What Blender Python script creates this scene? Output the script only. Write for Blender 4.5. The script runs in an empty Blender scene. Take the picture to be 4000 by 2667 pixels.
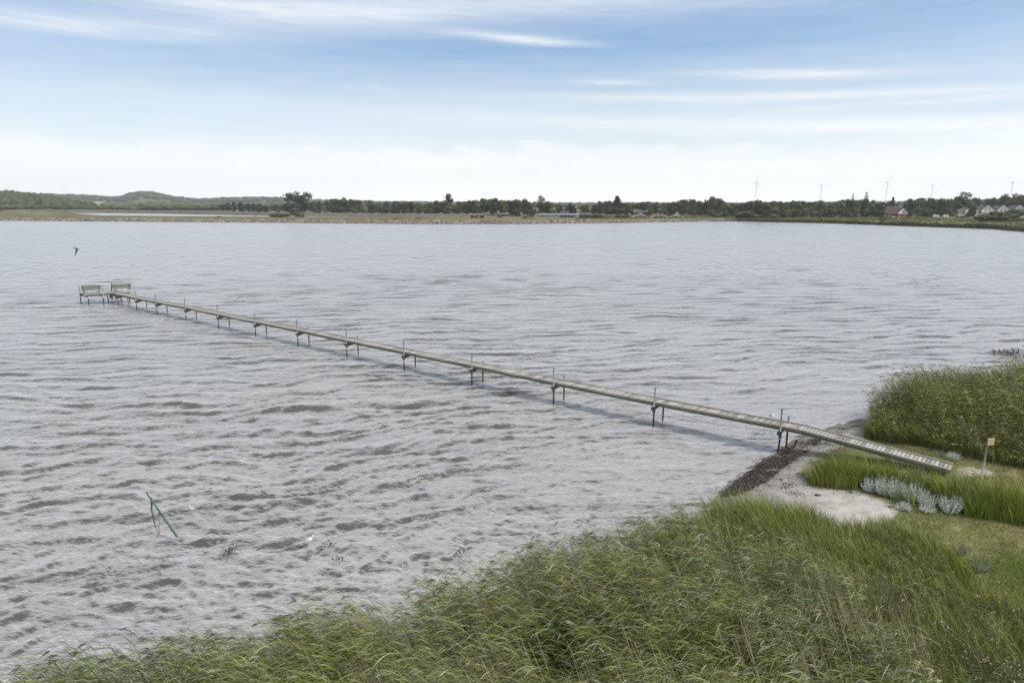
import bpy, math, random
import numpy as np
from mathutils import Vector, Matrix

random.seed(7)
R = np.random.default_rng(11)
scene = bpy.context.scene
COL = scene.collection
rad = math.radians

# ------------------------------------------------------------------ camera
CAM_H = 12.0
F = 2667.0                       # focal length in pixels of the 4000 px wide photograph (24 mm)
PITCH = math.atan((1333.5 - 797.0) / F)
cd = bpy.data.cameras.new('camera')
cd.lens = 24.0
cd.sensor_width = 36.0
cd.clip_start = 0.1
cd.clip_end = 20000
cam = bpy.data.objects.new('camera', cd)
COL.objects.link(cam)
cam.location = (0, 0, CAM_H)
cam.rotation_euler = (math.pi / 2 - PITCH, 0, 0)
scene.camera = cam
CP, SP = math.cos(PITCH), math.sin(PITCH)


def ray(px, py):
    u, v = px - 2000.0, py - 1333.5
    return u, F * CP - v * SP, -F * SP - v * CP


def at(px, py, z=0.0):
    """point of the place at height z that is seen at px, py of the photograph"""
    x, y, dz = ray(px, py)
    t = (z - CAM_H) / dz
    return np.array([x * t, y * t, z])


def at_y(px, D):
    """x for a far thing at distance Y = D"""
    x, y, _ = ray(px, 797)
    return x / y * D


def z_at(py, D):
    x, y, dz = ray(2000, py)
    return CAM_H + dz / y * D


def azel(px, py):
    x, y, z = ray(px, py)
    return math.atan2(x, y), math.atan2(z, math.hypot(x, y))


# ------------------------------------------------------------------ light and sky
scene.view_settings.view_transform = 'Standard'
scene.view_settings.look = 'None'
scene.view_settings.exposure = 0.8
scene.view_settings.gamma = 1.0
scene.view_settings.use_curve_mapping = False
scene.render.engine = 'CYCLES'
scene.cycles.max_bounces = 6
scene.cycles.diffuse_bounces = 3
scene.cycles.glossy_bounces = 3
scene.cycles.transparent_max_bounces = 6
scene.cycles.volume_bounces = 0
SUN_EL, SUN_AZ = rad(56), rad(112)      # azimuth measured from the view direction, left is negative
sd = bpy.data.lights.new('sun', 'SUN')
sd.energy = 2.2
sd.angle = rad(9)
sd.color = (1.0, 0.95, 0.87)
sun = bpy.data.objects.new('sun', sd)
COL.objects.link(sun)
sdir = Vector((math.sin(SUN_AZ) * math.cos(SUN_EL), math.cos(SUN_AZ) * math.cos(SUN_EL), math.sin(SUN_EL)))
sun.rotation_euler = (-sdir).to_track_quat('-Z', 'Y').to_euler()
sun.location = (0, 0, 60)

world = bpy.data.worlds.new('World')
scene.world = world
world.use_nodes = True
NT = world.node_tree
NT.nodes.clear()


class NG:
    """small helper to write node graphs"""
    def __init__(s, nt):
        s.nt = nt

    def n(s, t, **kw):
        nd = s.nt.nodes.new(t)
        for k, v in kw.items():
            if hasattr(nd, k):
                setattr(nd, k, v)
        return nd

    def put(s, sock, v):
        if v is None:
            return
        if isinstance(v, (int, float)):
            sock.default_value = v
        elif isinstance(v, (tuple, list)):
            v = tuple(v)
            try:
                sock.default_value = v
            except Exception:
                sock.default_value = v + (1.0,)
        else:
            s.nt.links.new(v, sock)

    def m(s, op, a, b=None, c=None, clamp=False):
        nd = s.n('ShaderNodeMath', operation=op)
        nd.use_clamp = clamp
        s.put(nd.inputs[0], a)
        s.put(nd.inputs[1], b)
        s.put(nd.inputs[2], c)
        return nd.outputs[0]

    def mix(s, f, a, b):
        nd = s.n('ShaderNodeMix', data_type='RGBA')
        s.put(nd.inputs[0], f)
        s.put(nd.inputs[6], a)
        s.put(nd.inputs[7], b)
        return nd.outputs[2]

    def mul(s, a, b):
        nd = s.n('ShaderNodeMix', data_type='RGBA', blend_type='MULTIPLY')
        nd.inputs[0].default_value = 1.0
        s.put(nd.inputs[6], a)
        s.put(nd.inputs[7], b)
        return nd.outputs[2]

    def noise(s, vec, scale, detail=3, rough=0.55, dist=0.0):
        nd = s.n('ShaderNodeTexNoise')
        s.put(nd.inputs['Vector'], vec)
        nd.inputs['Scale'].default_value = scale
        nd.inputs['Detail'].default_value = detail
        nd.inputs['Roughness'].default_value = rough
        nd.inputs['Distortion'].default_value = dist
        return nd.outputs['Fac']

    def comb(s, x, y, z=0.0):
        nd = s.n('ShaderNodeCombineXYZ')
        s.put(nd.inputs[0], x)
        s.put(nd.inputs[1], y)
        s.put(nd.inputs[2], z)
        return nd.outputs[0]

    def mapping(s, vec, scale=(1, 1, 1), rot=(0, 0, 0), loc=(0, 0, 0)):
        nd = s.n('ShaderNodeMapping')
        s.put(nd.inputs['Vector'], vec)
        nd.inputs['Scale'].default_value = scale
        nd.inputs['Rotation'].default_value = rot
        nd.inputs['Location'].default_value = loc
        return nd.outputs[0]

    def ramp(s, f, stops, interp='LINEAR'):
        nd = s.n('ShaderNodeValToRGB')
        cr = nd.color_ramp
        cr.interpolation = interp
        while len(cr.elements) < len(stops):
            cr.elements.new(0.5)
        for e, (p, c) in zip(cr.elements, stops):
            e.position = p
            e.color = (c, c, c, 1) if isinstance(c, (int, float)) else tuple(c) + (1,)
        s.put(nd.inputs[0], f)
        return nd.outputs[0]


g = NG(NT)
sky = g.n('ShaderNodeTexSky', sky_type='NISHITA')
sky.sun_disc = False
sky.sun_elevation = SUN_EL
sky.sun_rotation = SUN_AZ
sky.altitude = 0
sky.air_density = 1.1
sky.dust_density = 0.4
sky.ozone_density = 2.2
tc = g.n('ShaderNodeTexCoord')
sep = g.n('ShaderNodeSeparateXYZ')
NT.links.new(tc.outputs['Generated'], sep.inputs[0])
az = g.m('ARCTAN2', sep.outputs[0], sep.outputs[1])
el = g.m('ARCSINE', sep.outputs[2])
SKYK = 0.071
SKY_TINT = (0.90, 1.01, 1.11)
skyc = g.mul(sky.outputs[0], tuple(c * SKYK for c in SKY_TINT))
nA = g.noise(g.comb(g.m('MULTIPLY', az, 3.0), g.m('MULTIPLY', el, 26.0), 1.3), 1.0, 5, 0.6)
nB = g.noise(g.comb(g.m('MULTIPLY', az, 9.0), g.m('MULTIPLY', el, 120.0), 5.1), 1.0, 5, 0.6)
nC = g.noise(g.comb(g.m('MULTIPLY', az, 14.0), g.m('MULTIPLY', el, 30.0), 9.1), 1.0, 5, 0.62)
nAc = g.m('SUBTRACT', nA, 0.5)
nBc = g.m('SUBTRACT', nB, 0.5)
nF = g.m('SUBTRACT', g.noise(g.comb(g.m('MULTIPLY', az, 16.0), g.m('ADD', g.m('MULTIPLY', el, 330.0), g.m('MULTIPLY', az, 18.0)), 7.7), 1.0, 6, 0.65, 0.6), 0.5)


def streak(px, py, wpx, hpx, slope, amp, rag=1.0):
    a0, e0 = azel(px, py)
    w, h = wpx / F, hpx / F
    da = g.m('SUBTRACT', az, a0)
    t = g.m('DIVIDE', da, w)
    lift = g.m('MULTIPLY', da, slope)
    e = g.m('SUBTRACT', g.m('SUBTRACT', el, e0), lift)
    e = g.m('ADD', e, g.m('MULTIPLY', nAc, 0.012 * rag))
    e = g.m('ADD', e, g.m('MULTIPLY', nBc, 0.006 * rag))
    s_ = g.m('DIVIDE', e, h)
    q = g.m('ADD', g.m('MULTIPLY', t, t), g.m('MULTIPLY', s_, s_))
    fib = g.m('ADD', 0.75, g.m('MULTIPLY', nF, 1.6))
    return g.m('MULTIPLY', g.m('MULTIPLY', g.m('EXPONENT', g.m('MULTIPLY', q, -1.0)), amp), fib)


parts_ = [
    streak(150, 78, 620, 34, 0.02, 0.85), streak(1050, 62, 480, 40, 0.0, 0.55, 1.0), streak(1500, 40, 420, 34, 0.0, 0.4, 1.0),
    streak(2300, 0, 1100, 40, 0.0, 0.5, 1.0), streak(700, -10, 900, 30, 0.0, 0.5, 1.0),
    streak(2020, 152, 240, 15, -0.085, 1.0, 0.3), streak(3120, 290, 300, 16, -0.06, 1.0, 0.3),
    streak(2400, 322, 110, 9, -0.06, 0.8, 0.4), streak(3150, 376, 900, 15, -0.03, 0.9, 0.45),
    streak(3800, 388, 700, 10, 0.0, 0.5, 0.45),
    streak(3000, 482, 1500, 26, -0.035, 0.55, 0.8), streak(3500, 500, 800, 22, -0.02, 0.6, 0.9),
]
tot = parts_[0]
for p_ in parts_[1:]:
    tot = g.m('ADD', tot, p_)
tot = g.m('MINIMUM', tot, 1.0)
# overall haze and high cloud by elevation above the horizon (el/0.5 rad)
cov = g.ramp(g.m('DIVIDE', el, 0.6, clamp=True),
             [(0.0, 1.0), (0.05, 0.95), (0.10, 0.70), (0.16, 0.54), (0.22, 0.46), (0.275, 0.30), (0.34, 0.12),
              (0.40, 0.18), (0.48, 0.45), (0.62, 0.72), (1.0, 0.66)])  # unseen cloud above the view is thickened to brighten the water's reflections
nD = g.noise(g.comb(g.m('MULTIPLY', az, 1.6), g.m('MULTIPLY', el, 13.0), 2.7), 1.0, 4, 0.5)
cov = g.m('ADD', cov, g.m('MULTIPLY', g.m('SUBTRACT', nD, 0.5), 0.36), clamp=True)
cov = g.m('ADD', cov, g.m('MULTIPLY', nBc, 0.32), clamp=True)
cov = g.m('MAXIMUM', cov, g.ramp(g.m('DIVIDE', el, 0.6, clamp=True), [(0.0, 1.0), (0.05, 0.97), (0.12, 0.35), (0.18, 0.0)]))
# low cumulus bank whose tops stand at 4 to 5 degrees
a1, e1 = azel(2000, 572)
topline = g.m('ADD', e1, g.m('MULTIPLY', g.m('SUBTRACT', nC, 0.5), 0.075))
bank = g.m('MULTIPLY', g.m('SUBTRACT', topline, el), 110.0, clamp=True)
bank = g.m('MULTIPLY', bank, g.m('MULTIPLY', g.m('ADD', g.m('SUBTRACT', nA, 0.42), 0.25), 2.2, clamp=True))
allc = g.m('SUBTRACT', 1.0, g.m('MULTIPLY', g.m('SUBTRACT', 1.0, cov),
                                 g.m('MULTIPLY', g.m('SUBTRACT', 1.0, tot), g.m('SUBTRACT', 1.0, g.m('MULTIPLY', bank, 0.6)))))
cloudc = g.mix(g.ramp(g.m('DIVIDE', el, 0.6, clamp=True), [(0.0, 0.0), (0.25, 1.0)]), (0.76, 0.758, 0.757), (0.54, 0.56, 0.585))
final = g.mix(allc, skyc, cloudc)
bg = g.n('ShaderNodeBackground')
bg.inputs[1].default_value = 1.0
NT.links.new(final, bg.inputs[0])
wo = g.n('ShaderNodeOutputWorld')
NT.links.new(bg.outputs[0], wo.inputs[0])
world.cycles_visibility.camera = True
try:
    world.cycles.sampling_method = 'MANUAL'
    world.cycles.sample_map_resolution = 512
except Exception:
    pass

# ------------------------------------------------------------------ materials


def mat(name, base=(0.3, 0.3, 0.3), rough=0.7, spec=0.3, var=0.25, scale=4.0, stretch=(1, 1, 1), attr=False,
        bump=0.0, bscale=20.0, second=None, trans=0.0, metal=0.0, coord='Object', detail=4):
    m = bpy.data.materials.new(name)
    m.use_nodes = True
    nt = m.node_tree
    nt.nodes.clear()
    q = NG(nt)
    out = q.n('ShaderNodeOutputMaterial')
    b = q.n('ShaderNodeBsdfPrincipled')
    t = q.n('ShaderNodeTexCoord')
    v = q.mapping(t.outputs[coord], scale=stretch)
    f = q.noise(v, scale, detail, 0.6)
    if attr:
        a = q.n('ShaderNodeAttribute')
        a.attribute_name = 'tint'
        c = a.outputs['Color']
    else:
        c = tuple(base)
    if second:
        c = q.mix(q.ramp(f, [(0.38, 0.0), (0.62, 1.0)]), c, tuple(second))
    k = q.m('ADD', q.m('MULTIPLY', q.m('SUBTRACT', f, 0.5), 2 * var), 1.0)
    c = q.mul(c, q.comb(k, k, k))
    nt.links.new(c, b.inputs['Base Color'])
    b.inputs['Roughness'].default_value = rough
    b.inputs['Specular IOR Level'].default_value = spec
    b.inputs['Metallic'].default_value = metal
    if bump > 0:
        bp = q.n('ShaderNodeBump')
        bp.inputs['Strength'].default_value = bump
        bp.inputs['Distance'].default_value = 0.05
        nt.links.new(q.noise(v, bscale, 4, 0.6), bp.inputs['Height'])
        nt.links.new(bp.outputs[0], b.inputs['Normal'])
    sh = b.outputs[0]
    if trans > 0:
        tr = q.n('ShaderNodeBsdfTranslucent')
        nt.links.new(c, tr.inputs['Color'])
        mx = q.n('ShaderNodeMixShader')
        mx.inputs[0].default_value = trans
        nt.links.new(sh, mx.inputs[1])
        nt.links.new(tr.outputs[0], mx.inputs[2])
        sh = mx.outputs[0]
    nt.links.new(sh, out.inputs[0])
    return m


M = {}
M['leafy'] = mat('reed_leaf', attr=True, rough=0.6, spec=0.22, var=0.35, scale=1.6, trans=0.08)
M['tuft'] = mat('grass_blade', attr=True, rough=0.7, spec=0.2, var=0.25, scale=1.5, trans=0.1)
M['foliage'] = mat('tree_foliage', attr=True, rough=0.8, spec=0.15, var=0.35, scale=0.35, trans=0.15)
M['far_foliage'] = mat('far_wood_foliage', attr=True, rough=0.9, spec=0.1, var=0.65, scale=0.5, detail=6)
M['bark'] = mat('bark', (0.09, 0.075, 0.055), rough=0.9, var=0.3, scale=6)
M['white_bark'] = mat('birch_bark', (0.42, 0.39, 0.34), rough=0.8, var=0.3, scale=3)
M['land'] = mat('near_ground', attr=True, rough=0.95, spec=0.15, var=0.42, scale=3.2, bump=0.9, bscale=5, detail=9)
M['far_land'] = mat('far_ground', attr=True, rough=0.95, spec=0.1, var=0.4, scale=0.16, detail=8)
M['rock'] = mat('riprap_stone', attr=True, rough=0.9, spec=0.2, var=0.3, scale=1.0)
M['wood'] = mat('weathered_wood', (0.33, 0.31, 0.27), rough=0.85, spec=0.2, var=0.3, scale=5, stretch=(1.5, 12, 12),
                bump=0.3, bscale=12)
M['wood_dark'] = mat('wet_dark_wood', (0.10, 0.088, 0.066), rough=0.8, spec=0.3, var=0.35, scale=5, bump=0.3)
M['wood_green'] = mat('mossy_grey_wood', (0.14, 0.145, 0.10), rough=0.85, spec=0.2, var=0.35, scale=7, bump=0.3)
M['steel'] = mat('galvanised_steel', (0.36, 0.385, 0.41), rough=0.5, spec=0.5, var=0.2, scale=8, metal=0.25)
M['rust'] = mat('rusty_steel', (0.13, 0.065, 0.045), rough=0.85, spec=0.3, var=0.45, scale=9, second=(0.05, 0.04, 0.038))
M['white'] = mat('white_paint', (0.72, 0.72, 0.70), rough=0.6, var=0.08)
M['turbine'] = mat('turbine_white', (0.92, 0.93, 0.94), rough=0.5, var=0.04)
M['glass'] = mat('window_glass', (0.03, 0.035, 0.04), rough=0.08, spec=0.6, var=0.3)
M['red'] = mat('red_boards', (0.17, 0.028, 0.022), rough=0.85, var=0.25, scale=3)
M['brick'] = mat('red_brick', (0.15, 0.075, 0.058), rough=0.9, var=0.35, scale=3)
M['roof'] = mat('brown_tiles', (0.075, 0.054, 0.05), rough=0.9, var=0.4, scale=2)
M['roof_grey'] = mat('grey_roof', (0.10, 0.097, 0.095), rough=0.9, var=0.3, scale=2)
M['blue_grey'] = mat('blue_grey_panel', (0.16, 0.18, 0.225), rough=0.5, var=0.25, scale=1.0)
M['pale_wall'] = mat('pale_boards', (0.66, 0.64, 0.60), rough=0.8, var=0.15)
M['brown_wall'] = mat('brown_boards', (0.075, 0.05, 0.035), rough=0.9, var=0.3)
M['concrete'] = mat('old_concrete', (0.3, 0.3, 0.27), rough=0.95, var=0.3)
M['gull_white'] = mat('gull_white', (0.78, 0.78, 0.77), rough=0.7, var=0.05)
M['gull_grey'] = mat('gull_grey', (0.30, 0.34, 0.40), rough=0.7, var=0.1)
M['gull_dark'] = mat('gull_dark', (0.03, 0.035, 0.05), rough=0.7, var=0.1)
M['beak'] = mat('beak', (0.35, 0.12, 0.03), rough=0.5, var=0.1)
M['sign'] = mat('yellow_sign', (0.66, 0.50, 0.25), rough=0.6, var=0.12, scale=9)
M['ink'] = mat('sign_ink', (0.12, 0.08, 0.05), rough=0.7, var=0.1)
M['weed'] = mat('seaweed', attr=True, rough=0.6, spec=0.4, var=0.4, scale=6)
M['net'] = mat('green_net', (0.02, 0.09, 0.075), rough=0.8, var=0.3)
M['pole_teal'] = mat('algae_pole', (0.11, 0.15, 0.15), rough=0.7, var=0.4, scale=5, second=(0.05, 0.085, 0.08))
M['straw'] = mat('tan_bars', (0.42, 0.36, 0.24), rough=0.8, var=0.2)
M['cable'] = mat('cable', (0.08, 0.08, 0.08), rough=0.7, var=0.1)
M['cloth'] = mat('flag_cloth', (0.75, 0.75, 0.75), rough=0.8, var=0.05)


def water_mat():
    m = bpy.data.materials.new('bay_water')
    m.use_nodes = True
    nt = m.node_tree
    nt.nodes.clear()
    q = NG(nt)
    out = q.n('ShaderNodeOutputMaterial')
    b = q.n('ShaderNodeBsdfPrincipled')
    t = q.n('ShaderNodeTexCoord')
    o = t.outputs['Object']
    rot0 = rad(10)
    at_ = q.n('ShaderNodeAttribute')
    at_.attribute_name = 'tint'
    sp = q.n('ShaderNodeSeparateColor')
    nt.links.new(at_.outputs['Color'], sp.inputs[0])
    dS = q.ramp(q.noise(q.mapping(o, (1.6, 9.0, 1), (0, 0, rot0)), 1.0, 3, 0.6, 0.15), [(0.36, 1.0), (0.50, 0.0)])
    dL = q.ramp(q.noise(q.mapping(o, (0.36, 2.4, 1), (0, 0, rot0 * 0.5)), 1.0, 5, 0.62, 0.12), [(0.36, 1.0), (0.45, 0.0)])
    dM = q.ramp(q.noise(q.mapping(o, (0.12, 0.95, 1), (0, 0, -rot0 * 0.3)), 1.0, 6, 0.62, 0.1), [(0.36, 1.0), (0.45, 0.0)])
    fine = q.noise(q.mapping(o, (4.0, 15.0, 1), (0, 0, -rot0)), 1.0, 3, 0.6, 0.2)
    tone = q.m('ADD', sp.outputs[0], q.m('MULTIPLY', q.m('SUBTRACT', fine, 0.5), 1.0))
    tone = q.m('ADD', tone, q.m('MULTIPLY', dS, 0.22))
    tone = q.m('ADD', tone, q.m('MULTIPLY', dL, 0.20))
    tone = q.m('ADD', tone, q.m('MULTIPLY', dM, 0.20), clamp=True)  # noise dashes paint further dark wave faces that mirror less sky
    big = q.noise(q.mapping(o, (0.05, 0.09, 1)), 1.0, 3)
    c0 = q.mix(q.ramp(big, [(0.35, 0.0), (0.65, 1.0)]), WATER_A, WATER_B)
    c = q.mix(q.ramp(tone, [(0.12, 1.0), (0.42, 0.0)]), c0, WATER_SHEEN)
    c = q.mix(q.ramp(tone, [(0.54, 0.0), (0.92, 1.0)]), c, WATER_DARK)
    nt.links.new(c, b.inputs['Base Color'])
    b.inputs['Roughness'].default_value = 0.24
    b.inputs['IOR'].default_value = WATER_IOR
    rot = rad(14)
    n1 = q.noise(q.mapping(o, (0.8, 3.2, 1), (0, 0, rot)), 1.0, 4, 0.66, 0.5)
    n2 = q.noise(q.mapping(o, (4.5, 9.0, 1), (0, 0, -rot)), 1.0, 4, 0.65, 0.6)
    bp1 = q.n('ShaderNodeBump')
    bp1.inputs['Strength'].default_value = 1.0
    bp1.inputs['Distance'].default_value = 0.08
    nt.links.new(n1, bp1.inputs['Height'])
    bp2 = q.n('ShaderNodeBump')
    bp2.inputs['Strength'].default_value = 1.0
    bp2.inputs['Distance'].default_value = 0.02
    nt.links.new(n2, bp2.inputs['Height'])
    nt.links.new(bp1.outputs[0], bp2.inputs['Normal'])
    nt.links.new(bp2.outputs[0], b.inputs['Normal'])
    nt.links.new(b.outputs[0], out.inputs[0])
    return m


# silty shallow water; pale sky sheen and dark wave faces are painted into its colour
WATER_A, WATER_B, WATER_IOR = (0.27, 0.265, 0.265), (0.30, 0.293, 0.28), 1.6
WATER_SHEEN, WATER_DARK = (0.48, 0.475, 0.47), (0.06, 0.063, 0.054)
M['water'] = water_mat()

# ------------------------------------------------------------------ mesh helpers


def link(name, me, parent=None, m=None):
    o = bpy.data.objects.new(name, me)
    COL.objects.link(o)
    if parent is not None:
        o.parent = parent
    if m is not None and me is not None:
        me.materials.append(m)
    return o


def tag(o, label=None, cat=None, group=None, kind=None):
    if label:
        o['label'] = label
    if cat:
        o['category'] = cat
    if group:
        o['group'] = group
    if kind:
        o['kind'] = kind
    return o


def thing(name, loc, label, cat, group=None, rz=0.0, scale=None):
    o = bpy.data.objects.new(name, None)
    o.empty_display_size = 0.2
    COL.objects.link(o)
    o.location = loc
    o.rotation_euler = (0, 0, rz)
    if scale is not None:
        o.scale = scale
    return tag(o, label, cat, group)


def np_mesh(name, verts, faces, tint=None, smooth=False):
    """verts (N,3), faces (M,k)"""
    verts = np.ascontiguousarray(verts, dtype=np.float32)
    faces = np.ascontiguousarray(faces, dtype=np.int32)
    k = faces.shape[1]
    me = bpy.data.meshes.new(name)
    me.vertices.add(len(verts))
    me.vertices.foreach_set('co', verts.ravel())
    me.loops.add(faces.size)
    me.loops.foreach_set('vertex_index', faces.ravel())
    me.polygons.add(len(faces))
    me.polygons.foreach_set('loop_start', np.arange(0, faces.size, k, dtype=np.int32))
    me.polygons.foreach_set('loop_total', np.full(len(faces), k, dtype=np.int32))
    if smooth:
        me.polygons.foreach_set('use_smooth', np.ones(len(faces), dtype=bool))
    if tint is not None:
        a = me.color_attributes.new('tint', 'FLOAT_COLOR', 'POINT')
        t4 = np.ones((len(verts), 4), dtype=np.float32)
        t4[:, :3] = tint
        a.data.foreach_set('color', t4.ravel())
    me.update(calc_edges=True)
    return me


class MB:
    """collects boxes, tubes and sheets into one mesh"""
    def __init__(s):
        s.v, s.f = [], []

    def add(s, vs, fs):
        o = len(s.v)
        s.v += [tuple(map(float, p)) for p in vs]
        s.f += [tuple(i + o for i in f) for f in fs]
        return s

    def box(s, c, size, rz=0.0, rx=0.0, ry=0.0):
        mt = Matrix.Translation(Vector(c)) @ Matrix.Rotation(rz, 4, 'Z') @ Matrix.Rotation(ry, 4, 'Y') @ Matrix.Rotation(rx, 4, 'X')
        hx, hy, hz = size[0] / 2, size[1] / 2, size[2] / 2
        vs = [mt @ Vector((x, y, z)) for x in (-hx, hx) for y in (-hy, hy) for z in (-hz, hz)]
        return s.add(vs, [(0, 1, 3, 2), (4, 6, 7, 5), (0, 4, 5, 1), (2, 3, 7, 6), (0, 2, 6, 4), (1, 5, 7, 3)])

    def beam(s, a, b, w, h):
        """bar from a to b, w across, h high"""
        a, b = Vector(a), Vector(b)
        d = (b - a).normalized()
        up = Vector((0, 0, 1)) if abs(d.z) < 0.95 else Vector((0, 1, 0))
        sd_ = d.cross(up).normalized()
        up = sd_.cross(d).normalized()
        vs = []
        for p in (a, b):
            for i, j in ((-1, -1), (1, -1), (1, 1), (-1, 1)):
                vs.append(p + sd_ * (i * w / 2) + up * (j * h / 2))
        return s.add(vs, [(0, 3, 2, 1), (4, 5, 6, 7), (0, 1, 5, 4), (1, 2, 6, 5), (2, 3, 7, 6), (3, 0, 4, 7)])

    def tube(s, pts, rs, n=8, cap=True):
        pts = [Vector(p) for p in pts]
        if isinstance(rs, (int, float)):
            rs = [rs] * len(pts)
        vs, fs = [], []
        for i, p in enumerate(pts):
            d = (pts[min(i + 1, len(pts) - 1)] - pts[max(i - 1, 0)]).normalized()
            ref = Vector((0, 0, 1)) if abs(d.z) < 0.9 else Vector((1, 0, 0))
            a = d.cross(ref).normalized()
            b = d.cross(a).normalized()
            for k in range(n):
                t = 2 * math.pi * k / n
                vs.append(p + a * (math.cos(t) * rs[i]) + b * (math.sin(t) * rs[i]))
        for i in range(len(pts) - 1):
            for k in range(n):
                fs.append((i * n + k, i * n + (k + 1) % n, (i + 1) * n + (k + 1) % n, (i + 1) * n + k))
        if cap:
            fs.append(tuple(range(n)))
            fs.append(tuple((len(pts) - 1) * n + k for k in reversed(range(n))))
        return s.add(vs, fs)

    def ellipsoid(s, c, r, rz=0.0, ry=0.0, nu=10, nv=7):
        mt = Matrix.Translation(Vector(c)) @ Matrix.Rotation(rz, 4, 'Z') @ Matrix.Rotation(ry, 4, 'Y')
        vs, fs = [], []
        for i in range(nv + 1):
            t = math.pi * i / nv
            for k in range(nu):
                p = 2 * math.pi * k / nu
                vs.append(mt @ Vector((r[0] * math.cos(t), r[1] * math.sin(t) * math.cos(p), r[2] * math.sin(t) * math.sin(p))))
        for i in range(nv):
            for k in range(nu):
                fs.append((i * nu + k, i * nu + (k + 1) % nu, (i + 1) * nu + (k + 1) % nu, (i + 1) * nu + k))
        return s.add(vs, fs)

    def mesh(s, name, smooth=False):
        me = bpy.data.meshes.new(name)
        me.from_pydata(s.v, [], s.f)
        if smooth:
            for p in me.polygons:
                p.use_smooth = True
        me.update()
        return me

    def build(s, name, m, parent=None, smooth=False):
        return link(name, s.mesh(name, smooth), parent, m)


# smooth value noise for layout decisions
_tab = R.random((256, 256))


def vnoise(x, y, s=1.0, ox=0.0):
    x = np.asarray(x) * s + 37.3 + ox
    y = np.asarray(y) * s + 91.7 + ox * 1.7
    xi, yi = np.floor(x).astype(int), np.floor(y).astype(int)
    fx, fy = x - xi, y - yi
    fx, fy = fx * fx * (3 - 2 * fx), fy * fy * (3 - 2 * fy)
    t = lambda i, j: _tab[i % 256, j % 256]
    return (t(xi, yi) * (1 - fx) + t(xi + 1, yi) * fx) * (1 - fy) + (t(xi, yi + 1) * (1 - fx) + t(xi + 1, yi + 1) * fx) * fy


def fbm(x, y, s=1.0, ox=0.0, n=3):
    v, a, t = 0, 1.0, 0
    for i in range(n):
        v = v + a * vnoise(x, y, s * 2 ** i, ox + 11 * i)
        t += a
        a *= 0.5
    return v / t


def in_poly(pts, poly):
    x, y = pts[:, 0], pts[:, 1]
    c = np.zeros(len(pts), bool)
    P = np.asarray(poly)
    j = len(P) - 1
    for i in range(len(P)):
        xi, yi, xj, yj = P[i, 0], P[i, 1], P[j, 0], P[j, 1]
        t = ((yi > y) != (yj > y)) & (x < (xj - xi) * (y - yi) / (yj - yi + 1e-12) + xi)
        c ^= t
        j = i
    return c


def dist_poly(pts, line, closed=False):
    P = np.asarray(line, float)[:, :2]
    d = np.full(len(pts), 1e9)
    n = len(P)
    for i in range(n if closed else n - 1):
        a, b = P[i], P[(i + 1) % n]
        ab = b - a
        t = np.clip(((pts[:, 0] - a[0]) * ab[0] + (pts[:, 1] - a[1]) * ab[1]) / (ab @ ab + 1e-12), 0, 1)
        dx = pts[:, 0] - (a[0] + t * ab[0])
        dy = pts[:, 1] - (a[1] + t * ab[1])
        d = np.minimum(d, np.hypot(dx, dy))
    return d


# ------------------------------------------------------------------ near shore
# outline of the tall reeds, read where their tips stand against the water
RZ = 2.2
reed_edge_px = [(170, 2653), (333, 2585), (506, 2545), (661, 2530), (922, 2500), (1071, 2500), (1155, 2482), (1262, 2411),
                (1351, 2370), (1494, 2352), (1600, 2375), (1665, 2375), (1743, 2315), (1853, 2246), (1997, 2258),
                (2047, 2200), (2146, 2146), (2340, 2102), (2505, 2065), (2638, 2020)]
reed_edge = [at(x, y, RZ)[:2] for x, y in reed_edge_px]
shore_l = [p + np.array([0.5, -0.7]) for p in reed_edge]
shore_vis = [at(x, y, 0)[:2] for x, y in [(2830, 1960), (2880, 1905), (2960, 1840), (3035, 1782), (3085, 1750), (3140, 1706),
                                          (3250, 1674), (3370, 1640)]]
back_top_px = [(3392, 1540), (3440, 1490), (3520, 1462), (3600, 1420), (3700, 1412), (3850, 1428), (3950, 1424), (3995, 1392),
               (4100, 1384), (4300, 1372)]
shore_b = [at(x, y, 2.3)[:2] + np.array([0.3, -0.5]) for x, y in back_top_px]
shore = np.array([(-420, -90), (-60, -14), (-20, 5)] + shore_l + shore_vis + shore_b +
                 [(60, 50), (110, 70), (190, 130), (232, 215), (240, 290)])
land_poly = np.vstack([shore, [(420, 290), (420, -420), (-420, -420)]])


def ground_z(x, y):
    pts = np.stack([np.ravel(x), np.ravel(y)], 1).astype(float)
    d = dist_poly(pts, shore)
    ins = in_poly(pts, land_poly)
    zl = 0.72 * (1 - np.exp(-d * 0.24)) + 0.03 * np.minimum(d, 1) * (fbm(pts[:, 0], pts[:, 1], 1.3) - 0.5) * 2
    zw = -np.minimum(0.10 * d, 1.6)
    z = np.where(ins, zl, zw)
    return z.reshape(np.shape(x))


def gat(px, py, up=0.0):
    z = 0.4
    for _ in range(8):
        p = at(px, py, z + up)
        z = float(ground_z(p[0], p[1]))
    return np.array([p[0], p[1], z])


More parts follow.
